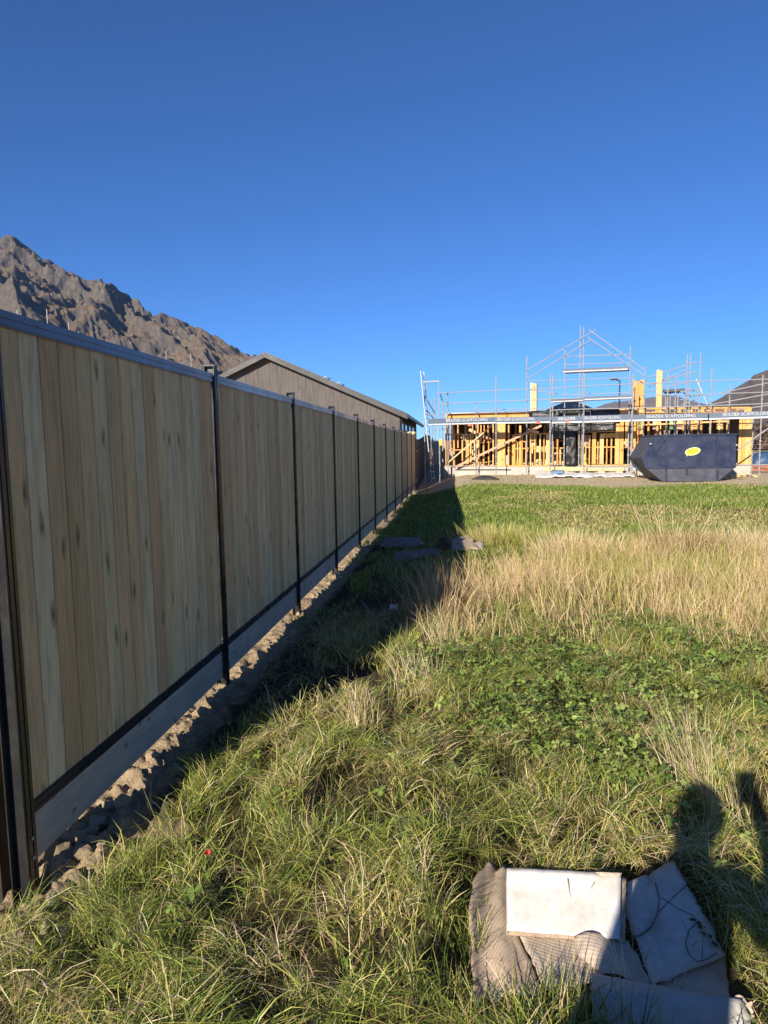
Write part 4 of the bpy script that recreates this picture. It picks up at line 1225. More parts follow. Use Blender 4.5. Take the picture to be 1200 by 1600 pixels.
tag(o, 'dark blue tarpaulin over a heap behind the right end of the scaffold', 'tarpaulin')
# street lamp
p = at_y(967.5, 640, 62.0)
lamp = thing('street_lamp', 'black street lamp with a short arm behind the scaffold', 'street lamp', (p.x, 62.0, g1(p.x, 62.0)))
lt = at_y(967.5, 594, 62.0); ar = at_y(960, 593, 62.0); zb = g1(p.x, 62.0)
MB().tube((0, 0, -.1), (0, 0, lt.z - zb), .09, 10, .06).build('pole', 'dark_trim', lamp)
MB().tube((0, 0, lt.z - zb - .05), (ar.x - p.x, 0, ar.z - zb), .045, 8).build('arm', 'dark_trim', lamp)
MB().hexa([(ar.x - p.x - .35, -.14, ar.z - zb - .05), (ar.x - p.x + .25, -.14, ar.z - zb - .05), (ar.x - p.x + .25, .14, ar.z - zb - .05), (ar.x - p.x - .35, .14, ar.z - zb - .05),
           (ar.x - p.x - .28, -.09, ar.z - zb + .06), (ar.x - p.x + .25, -.09, ar.z - zb + .08), (ar.x - p.x + .25, .09, ar.z - zb + .08), (ar.x - p.x - .28, .09, ar.z - zb + .06)]).build('lamp_head', 'dark_trim', lamp)
# post and wire fence out in the dry field
wf = thing('wire_fence', 'pale post and wire fence out in the dry field', 'fence', (0, 0, 0))
pts = []
for k in range(16):
    x = 20 + k * 2.6; y = 58.0 - k * .4; z = g1(x, y)
    MB().tube((x, y, z - .1), (x, y, z + 1.15), .05, 6).build('post', 'pole_pale', wf); pts.append((x, y, z))
for h in (.5, .8, 1.1):
    b = MB()
    for a, c in zip(pts[:-1], pts[1:]): b.tube((a[0], a[1], a[2] + h), (c[0], c[1], c[2] + h), .006, 4)
    b.build('wire', 'galvanised', wf)
#PART4

# ------------------------------------------------------------------ things lying on the grass
PCS = []                                     # footprints (world xy) where grass is pressed down
def patch(corners, n=14, m=14, bulge=0.0, curl=None):
    """corners: four (px, py, z) clockwise from top left"""
    P = [at_z(*c) for c in corners]
    f = None
    if bulge or curl:
        def f(s, t):
            h = bulge * math.sin(math.pi * s) * math.sin(math.pi * t)
            if curl: h += curl(s, t)
            return (0, 0, h)
    PCS.append([(p.x, p.y) for p in P])
    return lerp_rows(P[0], P[1], P[2], P[3], n, m, f)
def card(name, label, rows, mtl, th=.005, wr=.006, seed=1, cat='cardboard'):
    c = rows[len(rows) // 2][len(rows[0]) // 2]
    o = sheet(name, rows, mtl, None, th, wr, seed, True, origin=(c.x, c.y, c.z))
    return tag(o, label, cat)
def strip(lefts, rights, nc=14, nr=22, crease=None):
    """sheet between two edge polylines given as (px, py, z)"""
    L_ = [at_z(*c) for c in lefts]; R_ = [at_z(*c) for c in rights]
    def along(P, t):
        f = t * (len(P) - 1); k = min(int(f), len(P) - 2); return P[k] * (1 - f + k) + P[k + 1] * (f - k)
    rows = []
    for i in range(nr):
        t = i / (nr - 1); a, c = along(L_, t), along(R_, t)
        jr = random.Random(int(lefts[0][0]) * 31 + i); u_ = (c - a).normalized(); a = a + u_ * jr.uniform(-.004, .004); c = c + u_ * jr.uniform(-.005, .005)
        rows.append([a * (1 - s) + c * s + Vector((0, 0, crease(s, t) if crease else 0)) for s in [k / (nc - 1) for k in range(nc)]])
    PCS.append([(q.x, q.y) for q in (L_[0], R_[0], R_[-1], L_[-1])])
    if len(L_) > 2: PCS.append([(q.x, q.y) for q in (L_[0], R_[len(R_) // 2], L_[-1], L_[len(L_) // 2])])
    return rows
card('cardboard_sheet', 'creased brown cardboard flap curving out left of the white carton', strip([(762, 1353, .15), (741, 1378, .16), (732, 1430, .15), (735, 1500, .12), (738, 1565, .09)], [(794, 1356, .15), (797, 1400, .14), (806, 1456, .13), (830, 1505, .12), (852, 1548, .10)], 14, 24,
     lambda s, t: .022 * math.sin(s * 9 + t * 3) * (1 - s) - .018 * max(0, t - .55)), 'card_brown', .003, .010, 51)
card('cardboard_flap', 'light tan cardboard piece below the white carton', strip([(806, 1452, .138), (830, 1502, .128), (852, 1550, .108)], [(908, 1462, .135), (926, 1500, .13), (946, 1534, .12)], 12, 12, lambda s, t: .010 * abs(s - .4)), 'card_tan', .003, .004, 52)
panel_rows = []
panel = card('cardboard_piece', 'large pale cardboard panel cracked across, right of the white carton', strip([(980, 1384, .15), (978, 1430, .135), (992, 1470, .125), (1018, 1545, .11)], [(1052, 1350, .17), (1082, 1398, .16), (1112, 1450, .14), (1134, 1500, .115)], 14, 24,
     lambda s, t: .02 * abs(t - .45) - .012 * math.exp(-((s - .45 + .2 * t) / .05) ** 2)), 'card_grey', .003, .005, 53)
card('cardboard_strip', 'shaded brown cardboard between the pale panel and the curled sheet', strip([(1016, 1500, .118), (1024, 1560, .10)], [(1132, 1488, .112), (1142, 1562, .10)], 14, 10), 'card_tan', .003, .006, 54)
card('raised_flap', 'raised pointed cardboard flap in shadow below the white carton', strip([(896, 1464, .165), (906, 1496, .15), (940, 1524, .14)], [(984, 1462, .16), (1002, 1500, .15), (1024, 1550, .13)], 12, 12, lambda s, t: .018 * math.sin(s * 5)), 'card_tan', .003, .005, 55)
card('curled_sheet', 'curled smooth grey cardboard sheet at the bottom edge', strip([(924, 1522, .16), (922, 1560, .17), (930, 1610, .13), (936, 1660, .08)], [(1142, 1562, .16), (1160, 1572, .165), (1170, 1600, .14), (1176, 1650, .08)], 20, 16, lambda s, t: .02 * math.sin(t * 3.1)), 'card_sheet', .003, .003, 56)
card('scrap_paper', 'small torn pale cardboard corner at the end of the curled sheet', strip([(1148, 1558, .17), (1160, 1598, .12)], [(1176, 1562, .175), (1178, 1590, .13)], 8, 8, lambda s, t: .01 * math.sin(s * 6)), 'card_tan', .003, .008, 58)
def on_card(o, px, py):
    """point on a card sheet under a pixel (card-local), found by marching the ray"""
    co_ = np.array([v.co[:] for v in o.data.vertices]) + np.array(o.location)
    z = .15
    for _ in range(4):
        q = at_z(px, py, z); d = np.hypot(co_[:, 0] - q.x, co_[:, 1] - q.y)
        k = np.argsort(d)[:6]; z = float(co_[k, 2].max())
    return at_z(px, py, z + .002) - o.location
for k, pl in enumerate([[(1024, 1380), (1030, 1402), (1027, 1428), (1018, 1448), (1000, 1462), (988, 1464)], [(1033, 1402), (1060, 1420), (1086, 1432)], [(1030, 1424), (1056, 1398), (1078, 1378)]]):
    P_ = [on_card(panel, *q) for q in pl]; b = MB()
    for a_, c_ in zip(P_[:-1], P_[1:]): b.bar(a_, c_, .0032 if k == 0 else .0012, .005 if k == 0 else .002)
    b.build('torn_edge', 'card_old' if k == 0 else 'bramble', panel)
st_ = thing('bramble_stem', 'thin dark bramble stem with small leaves lying on the pale cardboard panel', 'bramble', panel.location.copy())
P_ = [on_card(panel, *q) + Vector((0, 0, .004)) for q in [(1088, 1443), (1076, 1456), (1071, 1476), (1076, 1492), (1090, 1505), (1106, 1500), (1120, 1490)]]
b = MB()
for a_, c_ in zip(P_[:-1], P_[1:]): b.tube(a_, c_, .0014, 5)
b.build('stem', 'bramble', st_)
for k, q in enumerate([(1082, 1440), (1092, 1446), (1100, 1462), (1108, 1466), (1116, 1478), (1096, 1452)]):
    c_ = on_card(panel, *q) + Vector((0, 0, .007)); a_ = k * 1.3; b = MB()
    b.prism([c_ + Vector((.011 * math.cos(a_ + t_) * r_, .011 * math.sin(a_ + t_) * r_, .002 * math.sin(3 * t_))) for t_, r_ in ((0, 1.3), (.8, .8), (1.7, .75), (2.6, .8), (3.14, 1.0), (3.7, .8), (4.6, .75), (5.5, .8))], (0, 0, .0012))
    b.build('leaf', 'bramble', st_)
# white carton: flat box leaning on the flaps
BL, BR, TR, TL = at_z(793, 1455, .165), at_z(968, 1468, .165), at_z(970, 1366, .262), at_z(792, 1357, .262)
cart = thing('carton', 'flattened white carton lying tilted on the torn cardboard', 'carton', (BL + TR) / 2)
co = cart.location.copy()
rows = lerp_rows(TL - co, TR - co, BR - co, BL - co, 14, 22)
PCS.append([(p.x, p.y) for p in (TL, TR, BR, BL)])
sheet('face_panel', rows, 'card_white', cart, .004, .006, 61)
nrm = (TR - TL).cross(BL - TL).normalized()
if nrm.z < 0: nrm = -nrm
lo = nrm * -.024
sheet('rear_panel', lerp_rows(TL - co + lo, TR - co + lo + Vector((.02, 0, 0)), BR - co + lo + Vector((.02, 0, 0)), BL - co + lo, 12, 12), 'card_brown', cart, .004, .005, 62)
for (p, q) in ((TR, BR), (TL, TR), (TL, BL)):
    sheet('edge_panel', lerp_rows(p - co + nrm * -.0045, q - co + nrm * -.0045, q - co + lo * .98, p - co + lo * .98, 6, 6), 'card_white', cart, .002, .0, 63)
sheet('torn_flap', lerp_rows(at_z(930, 1362, .285) - co, at_z(972, 1364, .275) - co, at_z(968, 1371, .268) - co, at_z(938, 1369, .268) - co, 5, 8), 'card_tan', cart, .003, .006, 64)

# flattened sheets in the fence shadow
for (nm, lb, cs, mm, sd) in [
    ('plywood_sheet', 'grey flattened board lying in the fence shadow, farther of two', [(598, 841, .08), (655, 840, .10), (664, 853, .09), (592, 855, .07)], 'card_old', 71),
    ('plywood_sheet', 'pale edged flattened board lying in the fence shadow, nearer of two', [(618, 862, .08), (684, 857, .11), (690, 868, .10), (614, 876, .07)], 'card_old', 72),
    ('cardboard_box', 'dark standing box flap at the edge of the fence shadow', [(688, 836, .34), (702, 842, .30), (706, 860, .10), (680, 858, .10)], 'card_old', 73),
    ('crushed_carton', 'crushed tan carton half out of the fence shadow', [(706, 844, .18), (733, 836, .20), (750, 858, .14), (706, 862, .10)], 'card_brown', 74),
    ('crushed_flap', 'loose tan cardboard flap among the straw beside the crushed carton', [(728, 850, .14), (752, 846, .16), (756, 858, .12), (730, 862, .10)], 'card_tan', 75)]:
    card(nm, lb, patch(cs, 12, 14, .02), mm, .008, .05, sd)
o = card('paper_scrap', 'small white scrap of paper in the fence shadow', patch([(609, 946, .10), (622, 944, .11), (621, 952, .09), (608, 953, .09)], 6, 6, .01), 'white_plastic', .003, .02, 76, 'paper')
p = at_z(325, 1335, .13)
b = MB(); rr_ = .012
for k in range(7):
    a = k * .9; b.prism([(0, 0, .0), (rr_ * math.cos(a), rr_ * math.sin(a), .012), (rr_ * 1.2 * math.cos(a + .4), rr_ * 1.2 * math.sin(a + .4), .004 + .003 * k), (rr_ * math.cos(a + .9), rr_ * math.sin(a + .9), .014)], (0, 0, .003))
o = b.build('wrapper_scrap', 'red_plastic'); o.location = p; o.rotation_euler = (.5, .2, 0)
tag(o, 'crumpled red wrapper scrap in the grass near the fence', 'wrapper')

def in_cards(x, y):
    m = np.zeros(len(x), bool)
    for q in PCS:
        ins = np.ones(len(x), bool); n = len(q)
        ar = sum(q[i][0] * q[(i + 1) % n][1] - q[(i + 1) % n][0] * q[i][1] for i in range(n))
        sg = 1 if ar > 0 else -1
        for i in range(n):
            x0, y0 = q[i]; x1, y1 = q[(i + 1) % n]
            ins &= sg * ((x1 - x0) * (y - y0) - (y1 - y0) * (x - x0)) > 0
        m |= ins
    return m

def near_cards(x, y):
    m = np.zeros(len(x))
    for dx, dy, v in ((0, .05, 1), (0, .12, 1), (0, .20, .8), (.06, .06, .8), (-.06, .06, .8), (0, -.05, .6), (.08, 0, .5), (-.08, 0, .5)):
        m = np.maximum(m, v * in_cards(x + dx, y + dy))
    return m

# ------------------------------------------------------------------ grass
G_DARK = np.array([0.092, 0.140, 0.026]); G_MID = np.array([0.235, 0.305, 0.050]); G_YEL = np.array([0.470, 0.450, 0.105])
G_STRAW = np.array([0.640, 0.490, 0.255]); G_PALE = np.array([0.780, 0.645, 0.420]); G_BROWN = np.array([0.330, 0.215, 0.105])

def blades(px, py, pz, L, w, phi, a0, a1, segs, croot, ctip, twist=None, curl=None):
    """strip blades: start angle a0 and end angle a1 from the vertical, leaning towards phi"""
    n = len(px)
    t = np.linspace(0, 1, segs + 1)
    P = np.zeros((n, segs + 1, 3)); P[:, 0, 0] = px; P[:, 0, 1] = py; P[:, 0, 2] = pz
    ph = phi.copy()
    for k in range(segs):
        tm = (k + .5) / segs
        a = a0 + (a1 - a0) * tm
        if curl is not None: ph = phi + curl * tm
        st = L / segs
        P[:, k + 1, 0] = P[:, k, 0] + np.sin(a) * np.cos(ph) * st
        P[:, k + 1, 1] = P[:, k, 1] + np.sin(a) * np.sin(ph) * st
        P[:, k + 1, 2] = P[:, k, 2] + np.cos(a) * st
    tw = (RNG.random(n) - .5) * 2.4 if twist is None else twist
    wd = np.stack([-np.sin(phi + tw), np.cos(phi + tw), 0.25 * np.sin(tw * 2)], -1)
    prof = np.array([.75, 1.0, .85, .55, .3])[:segs] if segs > 2 else np.array([1.0, .7])[:segs]
    nv = segs * 2 + 1
    V = np.zeros((n, nv, 3)); Cc = np.zeros((n, nv, 3))
    for k in range(segs):
        h = wd * (w * prof[k] * .5)[:, None]
        V[:, 2 * k] = P[:, k] - h; V[:, 2 * k + 1] = P[:, k] + h
        c = croot + (ctip - croot) * (k / segs)
        Cc[:, 2 * k] = c; Cc[:, 2 * k + 1] = c
    V[:, -1] = P[:, -1]; Cc[:, -1] = ctip
    base = (np.arange(n) * nv)[:, None]
    q = np.concatenate([base + np.array([2 * k, 2 * k + 1, 2 * k + 3, 2 * k + 2])[None] for k in range(segs - 1)], 0) if segs > 1 else None
    tr = base + np.array([2 * segs - 2, 2 * segs - 1, 2 * segs])[None]
    return V.reshape(-1, 3), ([q] if q is not None else []) + [tr], Cc.reshape(-1, 3)

def merge(parts):
    V = []; Q = []; T = []; Cc = []; off = 0
    for v, f, c in parts:
        V.append(v); Cc.append(c)
        for a in f: (Q if a.shape[1] == 4 else T).append(a + off)
        off += len(v)
    fs = ([np.concatenate(Q)] if Q else []) + ([np.concatenate(T)] if T else [])
    return np.concatenate(V), fs, np.concatenate(Cc)

def scatter(n, x0, x1, y0, y1, ybias=1.0):
    return RNG.uniform(x0, x1, n), y0 + (y1 - y0) * RNG.random(n) ** ybias

def pick(n, w, cols):
    w = np.asarray(w, float)                          # (n, k)
    w = w / w.sum(1, keepdims=True)
    c = np.cumsum(w, 1); u = RNG.random(n)[:, None]
    i = np.minimum((u > c).sum(1), len(cols) - 1)
    return np.array(cols)[i], i

def inframe(x, y, margin=.9):
    """keep what the camera, or one a step to the side, can see"""
    return (x < .50 * y + margin + .6) & (x > -1.62)

def clover_mask(x, y):
    n = fbm(x * 1.5, y * 1.5, 121, 4)
    a = 1.3 - np.hypot((x - .75) / .85, (y - 3.85) / .75)
    b = 1.3 - np.hypot((x - 1.7) / 1.3, (y - 5.35) / .7)
    c = 1.1 - np.hypot((x + .05) / .7, (y - 4.7) / .6)
    return sst(.0, .40, np.maximum(np.maximum(a, b), c) * .8 + (n - .56) * 2.3)

def straw_mask(x, y):
    n = fbm(x * .75, y * .75, 131, 4)
    lo = 5.55 - .10 * np.clip(x, 0, 6) + .9 * (n - .5); hi = 9.4 + .45 * np.clip(x - .5, 0, 8) * .55 + 2.0 * (fbm(x * .9 + 5, y * .2, 137, 3) - .5)
    hole = sst(.56, .70, fbm(x * .8 + 30, y * .7, 139, 3))
    left = sst(-.55, .45, x + .5 * (n - .5))
    return sst(lo - .35, lo + .5, y) * sst(hi + .6, hi - .5, y) * (1 - .8 * hole) * (.10 + .90 * left) * (.35 + .65 * sst(.36, .56, fbm(x * 2.1, y * 2.1, 141, 3)))

parts = []
# --- foreground matted grass
n = 420000
x, y = scatter(n, -1.60, 4.6, 1.15, 6.6, 1.25)
keep = inframe(x, y) & ~in_cards(x, y)
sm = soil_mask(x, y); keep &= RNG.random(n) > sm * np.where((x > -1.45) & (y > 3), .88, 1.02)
cm = clover_mask(x, y)
keep &= RNG.random(n) > cm * .35
clump = fbm(x * 5.0, y * 5.0, 151, 3)
keep &= RNG.random(n) < .14 + 1.2 * sst(.36, .58, clump)
nc = near_cards(x, y)
keep &= RNG.random(n) > nc * .7
x, y, nc = x[keep], y[keep], nc[keep]; n = len(x)
# tufts: each blade belongs to a clump whose blades fan out and lie over one way
TS = .13
jx = x / TS + .8 * fbm(y * 4, x * 4, 157, 2); jy = y / TS + .8 * fbm(x * 4, y * 4, 158, 2)
ci_x = np.floor(jx); ci_y = np.floor(jy)
cph = _hash(ci_x, ci_y, 159) * 2 * np.pi; cfl = _hash(ci_x, ci_y, 160); cdr = _hash(ci_x, ci_y, 162)
fan = np.arctan2(jy - ci_y - .5, jx - ci_x - .5)
fl = fbm(x * 1.1, y * 1.1, 161, 3)
lie = cph * .5 + 2 * np.pi * fl * 1.6
phi = np.where(RNG.random(n) < .45, lie, np.where(RNG.random(n) < .6, fan, RNG.uniform(0, 6.28, n))) + RNG.normal(0, .45, n)
flat = np.clip(.55 * cfl + .7 * sst(.35, .65, fbm(x * 1.4 + 3, y * 1.4, 167, 3)), 0, 1)
a0 = np.clip(.25 + .85 * flat + RNG.normal(0, .28, n), .02, 1.4)
a1 = np.clip(a0 + .9 + .3 * flat + RNG.normal(0, .4, n), .3, 2.5)
L = RNG.gamma(4.0, .025, n) * (1 - .4 * clover_mask(x, y)) * (1 - .6 * nc) * (.75 + .5 * _hash(ci_x, ci_y, 164)); L = np.clip(L, .03, .26)
w = RNG.uniform(.0017, .0036, n)
dry = fbm(x * 1.9 + 8, y * 1.9, 171, 3)
dr = np.clip(sst(.42, .62, dry) + .5 * (cdr - .55), 0, 1)
W = np.stack([.20 + 0 * x, .30 + .15 * (1 - dr), .32 + .1 * dr, .05 + .36 * dr, .02 + .12 * dr, .04 + .16 * dr], -1)
col, ci = pick(n, W, [G_DARK, G_MID, G_YEL, G_STRAW, G_PALE, G_BROWN])
col = col * (RNG.uniform(.7, 1.3, n) * (.8 + .45 * cfl))[:, None]
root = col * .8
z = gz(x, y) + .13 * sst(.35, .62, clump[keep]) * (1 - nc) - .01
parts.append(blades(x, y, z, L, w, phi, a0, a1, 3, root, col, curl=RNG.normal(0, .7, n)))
# upright seed stalks and dry stems in the foreground
n = 1300
x, y = scatter(n, -1.2, 4.0, 1.3, 6.2)
keep = inframe(x, y) & (near_cards(x, y) < .4) & ~in_cards(x, y) & (soil_mask(x, y) < .3) & (fbm(x * 1.2 + 50, y * 1.2, 181, 3) > .46)
x, y = x[keep], y[keep]; n = len(x)
col, _ = pick(n, np.tile([.35, .35, .3], (n, 1)), [G_STRAW, G_PALE, G_YEL])
phi = RNG.uniform(0, 6.28, n)
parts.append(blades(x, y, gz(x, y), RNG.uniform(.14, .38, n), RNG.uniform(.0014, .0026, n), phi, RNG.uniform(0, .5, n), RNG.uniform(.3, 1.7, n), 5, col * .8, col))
# grass that stands in front of and over the cardboard
tx = []
for (px, py, cnt, hh) in [(770, 1640, 60, .16), (835, 1640, 130, .20), (880, 1640, 150, .20), (915, 1640, 100, .18), (740, 1500, 70, .15), (728, 1440, 60, .14), (1145, 1460, 100, .16), (1160, 1520, 120, .18), (980, 1680, 120, .2)]:
    p = at_z(px, py, .06)
    xx = p.x + RNG.normal(0, .045, cnt); yy = p.y + RNG.normal(0, .035, cnt)
    c_, _ = pick(cnt, np.tile([.3, .35, .2, .15], (cnt, 1)), [G_DARK, G_MID, G_YEL, G_STRAW])
    tx.append(blades(xx, yy, gz(xx, yy), hh * RNG.uniform(.5, 1.2, cnt), RNG.uniform(.002, .0045, cnt), RNG.uniform(0, 6.28, cnt), RNG.uniform(0, .5, cnt), RNG.uniform(.2, 1.3, cnt), 4, c_ * .6, c_))
parts += tx
# the dry pale tussock near the photographer's shadow
for (px, py, cnt, hh, sp) in [(1095, 1230, 170, .40, .06), (1120, 1260, 90, .34, .06), (1070, 1160, 90, .40, .09), (560, 1120, 160, .3, .05), (210, 1330, 260, .20, .05), (1000, 1560, 40, .2, .05), (690, 1000, 200, .42, .09), (655, 1060, 200, .36, .09)]:
    p = at_z(px, py + 30, .05)
    xx = p.x + RNG.normal(0, sp, cnt); yy = p.y + RNG.normal(0, sp, cnt)
    if px == 210: c_, _ = pick(cnt, np.tile([.3, .7], (cnt, 1)), [G_MID, G_YEL])
    else: c_, _ = pick(cnt, np.tile([.4, .45, .15], (cnt, 1)), [G_STRAW, G_PALE, G_YEL])
    parts.append(blades(xx, yy, gz(xx, yy), hh * RNG.uniform(.5, 1.15, cnt), RNG.uniform(.0018, .0035, cnt), RNG.normal(2.1, .8, cnt), RNG.uniform(0, .4, cnt), RNG.uniform(.3, 1.6, cnt), 5, c_ * .75, c_))
V, Fs, Cc = merge(parts)
g = np_mesh('meadow_grass', V, Fs, Cc, 'grass_blade'); tag(g, 'matted green and yellow meadow grass in the foreground', 'grass', kind='stuff')

# --- tall straw band
n = 120000
x, y = scatter(n, -1.5, 9.0, 5.0, 13.5, 1.15)
m = straw_mask(x, y)
keep = inframe(x, y, 1.4) & (RNG.random(n) < m) & (soil_mask(x, y) < .35) & ~in_cards(x, y)
x, y = x[keep], y[keep]; n = len(x)
hv = fbm(x * .9, y * .9, 191, 3); gr = sst(.50, .68, fbm(x * .7 + 60, y * .7, 193, 3))
L = (.20 + .38 * hv) * RNG.uniform(.55, 1.25, n) * (.75 + .25 * sst(-1, .3, x))
wn_ = 2.3 + 2.4 * (fbm(x * .5, y * .5, 197, 2) - .5)
phi = wn_ + RNG.normal(0, 1.7, n)
W = np.stack([.34 * (1 - gr) + .14, .36 * (1 - .7 * gr), .06 + .3 * gr, .01 + .22 * gr, .12 + 0 * gr], -1)
col, _ = pick(n, W, [G_STRAW * np.array([1.02, .95, .9]), G_PALE * np.array([1.0, .92, .82]), G_YEL, G_MID, G_BROWN])
col = col * RNG.uniform(.75, 1.2, n)[:, None]
p1_ = blades(x, y, gz(x, y), L, RNG.uniform(.0026, .005, n), phi, RNG.uniform(.0, .32, n), RNG.uniform(.1, 1.2, n), 3, col * .75, col)
# green under-storey
n = 45000
x, y = scatter(n, -1.6, 9.0, 5.2, 14.0, 1.1)
keep = inframe(x, y, 1.4) & (soil_mask(x, y) < .5) & ~in_cards(x, y)
x, y = x[keep], y[keep]; n = len(x)
col, _ = pick(n, np.tile([.3, .38, .22, .1], (n, 1)), [G_DARK, G_MID, G_YEL, G_BROWN])
p2_ = blades(x, y, gz(x, y), RNG.uniform(.07, .20, n), RNG.uniform(.004, .008, n), RNG.uniform(0, 6.28, n), RNG.uniform(.1, .8, n), RNG.uniform(.6, 1.9, n), 3, col * .7, col)
# distinct tufts: yellow-green ones behind, a tall brown one on the right
tf = []
for (px, py, cnt, hh, sp, cs) in [(775, 845, 700, .42, .30, (G_YEL, G_STRAW)), (840, 850, 700, .40, .28, (G_YEL, G_MID)), (895, 870, 600, .45, .30, (G_STRAW, G_PALE)), (1065, 868, 900, .50, .30, (G_BROWN, G_STRAW)), (1050, 858, 60, .95, .20, (G_STRAW, G_PALE)),
                                  (1110, 862, 500, .40, .35, (G_BROWN, G_STRAW)), (950, 880, 500, .40, .35, (G_STRAW, G_YEL)), (1180, 855, 500, .45, .4, (G_STRAW, G_PALE)), (700, 960, 260, .5, .16, (G_STRAW, G_BROWN)), (680, 985, 200, .45, .16, (G_BROWN, G_STRAW))]:
    p = at_z(px, py, .10)
    xx = p.x + RNG.normal(0, sp, cnt); yy = p.y + RNG.normal(0, sp, cnt)
    kk = soil_mask(xx, yy) < .4; xx, yy = xx[kk], yy[kk]; q = len(xx)
    c_, _ = pick(q, np.tile([.55, .45], (q, 1)), list(cs))
    d = np.arctan2(yy - p.y, xx - p.x)
    tf.append(blades(xx, yy, gz(xx, yy), hh * RNG.uniform(.5, 1.15, q), RNG.uniform(.004, .007, q), d + RNG.normal(0, .4, q), RNG.uniform(0, .3, q), RNG.uniform(.2, 1.2, q), 3, c_ * .75, c_ * RNG.uniform(.8, 1.15, q)[:, None]))
V, Fs, Cc = merge([p1_, p2_] + tf)
g = np_mesh('straw_grass', V, Fs, Cc, 'grass_blade'); tag(g, 'band of tall dry straw coloured grass', 'grass', kind='stuff')

# --- lawn further off
n = 260000
x, y = scatter(n, -1.62, 15.5, 8.8, 31.0, 1.0)
keep = (x < .50 * y + 1.2) & (RNG.random(n) > dirt_mask(x, y) * .985) & (RNG.random(n) > soil_mask(x, y)) & (RNG.random(n) > .9 * straw_mask(x, y)) & ((x > -1.5) | (y < 28))
x, y = x[keep], y[keep]; n = len(x)
dry = sst(.50, .70, fbm(x * .42 + 2, y * .5, 211, 4) + .012 * np.clip(x - 3, 0, 8) * sst(16, 24, y))
W = np.stack([.26 * (1 - dry) + .05, .46 * (1 - dry) + .08, .26 + .1 * dry, .02 + .30 * dry, .01 + .18 * dry], -1)
col, _ = pick(n, W, [G_DARK, G_MID * np.array([.95, 1.05, 1.0]), G_YEL * np.array([.8, .95, .9]), G_STRAW, G_BROWN])
col = col * RNG.uniform(.75, 1.2, n)[:, None]
L = (.05 + .09 * fbm(x * .8, y * .8, 223, 3)) * RNG.uniform(.6, 1.3, n) * (1 - .4 * dry)
V, Fs, Cc = blades(x, y, gz(x, y), L, RNG.uniform(.008, .017, n) * (.6 + y / 30), RNG.uniform(0, 6.28, n), RNG.uniform(.0, .7, n), RNG.uniform(.4, 1.5, n), 2, col * .75, col)
g = np_mesh('lawn_grass', V, Fs, Cc, 'grass_blade'); tag(g, 'short green lawn between the tall grass and the building site', 'grass', kind='stuff')

# --- sparse weeds along the fence foot, and grass on the far side of the fence
n = 30000
x = RNG.uniform(-1.68, -1.1, n); y = 3.6 + 24 * RNG.random(n) ** 1.3
keep = fbm(x * 2, y * 1.3, 227, 3) > .50
x, y = x[keep], y[keep]; n = len(x)
col, _ = pick(n, np.tile([.3, .4, .3], (n, 1)), [G_DARK, G_MID, G_YEL])
A = blades(x, y, gz(x, y) + .04, RNG.uniform(.04, .13, n), RNG.uniform(.003, .007, n), RNG.uniform(0, 6.28, n), RNG.uniform(0, .6, n), RNG.uniform(.4, 1.5, n), 3, col * .7, col)
n = 12000
x = RNG.uniform(-5.0, -1.9, n); y = RNG.uniform(1.0, 28, n)
col, _ = pick(n, np.tile([.2, .35, .25, .2], (n, 1)), [G_DARK, G_MID, G_YEL, G_STRAW])
B = blades(x, y, gz(x, y), RNG.uniform(.03, .07, n), RNG.uniform(.005, .01, n), RNG.uniform(0, 6.28, n), RNG.uniform(0, .6, n), RNG.uniform(.4, 1.5, n), 2, col * .7, col)
V, Fs, Cc = merge([A, B])
g = np_mesh('weeds', V, Fs, Cc, 'grass_blade'); tag(g, 'sparse weeds growing along the foot of the fence', 'weeds', kind='stuff')

# --- clover and other broad leaves
n = 52000
x, y = scatter(n, -1.1, 4.2, 1.9, 6.6)
m = np.maximum(clover_mask(x, y), .03)
keep = (RNG.random(n) < m * .55) & inframe(x, y) & ~in_cards(x, y) & (near_cards(x, y) < .1) & (soil_mask(x, y) < .3)
x, y = x[keep], y[keep]; n = len(x)
z = gz(x, y) + .05 + .08 * RNG.random(n) + .06 * sst(.35, .62, fbm(x * 5, y * 5, 151, 3)) + .04 * fbm(x * 3, y * 3, 231, 2)
rad = .006 + .019 * RNG.random(n) ** 1.5
yaw = RNG.uniform(0, 6.28, n)
tilt = RNG.normal(0, .38, (n, 2))
lf = np.array([[0, 0], [.45, .42], [.95, .52], [1.22, .22], [1.15, 0], [1.22, -.22], [.95, -.52], [.45, -.42]])
V = np.zeros((n, 3, 8, 3)); Cc = np.zeros((n, 3, 8, 3))
cb_, _ = pick(n, np.tile([.35, .45, .2], (n, 1)), [np.array([.115, .175, .032]), np.array([.205, .290, .058]), np.array([.33, .395, .11])])
cb_ = cb_ * RNG.uniform(.75, 1.2, n)[:, None]
for k in range(3):
    a = yaw + k * 2.0944
    fold = RNG.normal(.12, .12, n)
    for j, (u, v) in enumerate(lf):
        dx = np.cos(a) * u - np.sin(a) * v; dy = np.sin(a) * u + np.cos(a) * v
        V[:, k, j, 0] = x + dx * rad; V[:, k, j, 1] = y + dy * rad
        V[:, k, j, 2] = z + rad * (dx * tilt[:, 0] + dy * tilt[:, 1] + fold * abs(v) * 1.5 - .12 * u * u)
        Cc[:, k, j] = cb_ * (1.12 if j in (0, 4) else 1.0)
fc = (np.arange(n * 3) * 8)[:, None]
faces = [np.concatenate([fc + np.array([0, 1, 2, 3]), fc + np.array([0, 5, 6, 7])]), np.concatenate([fc + np.array([0, 3, 4]), fc + np.array([0, 4, 5])])]
off = n * 24
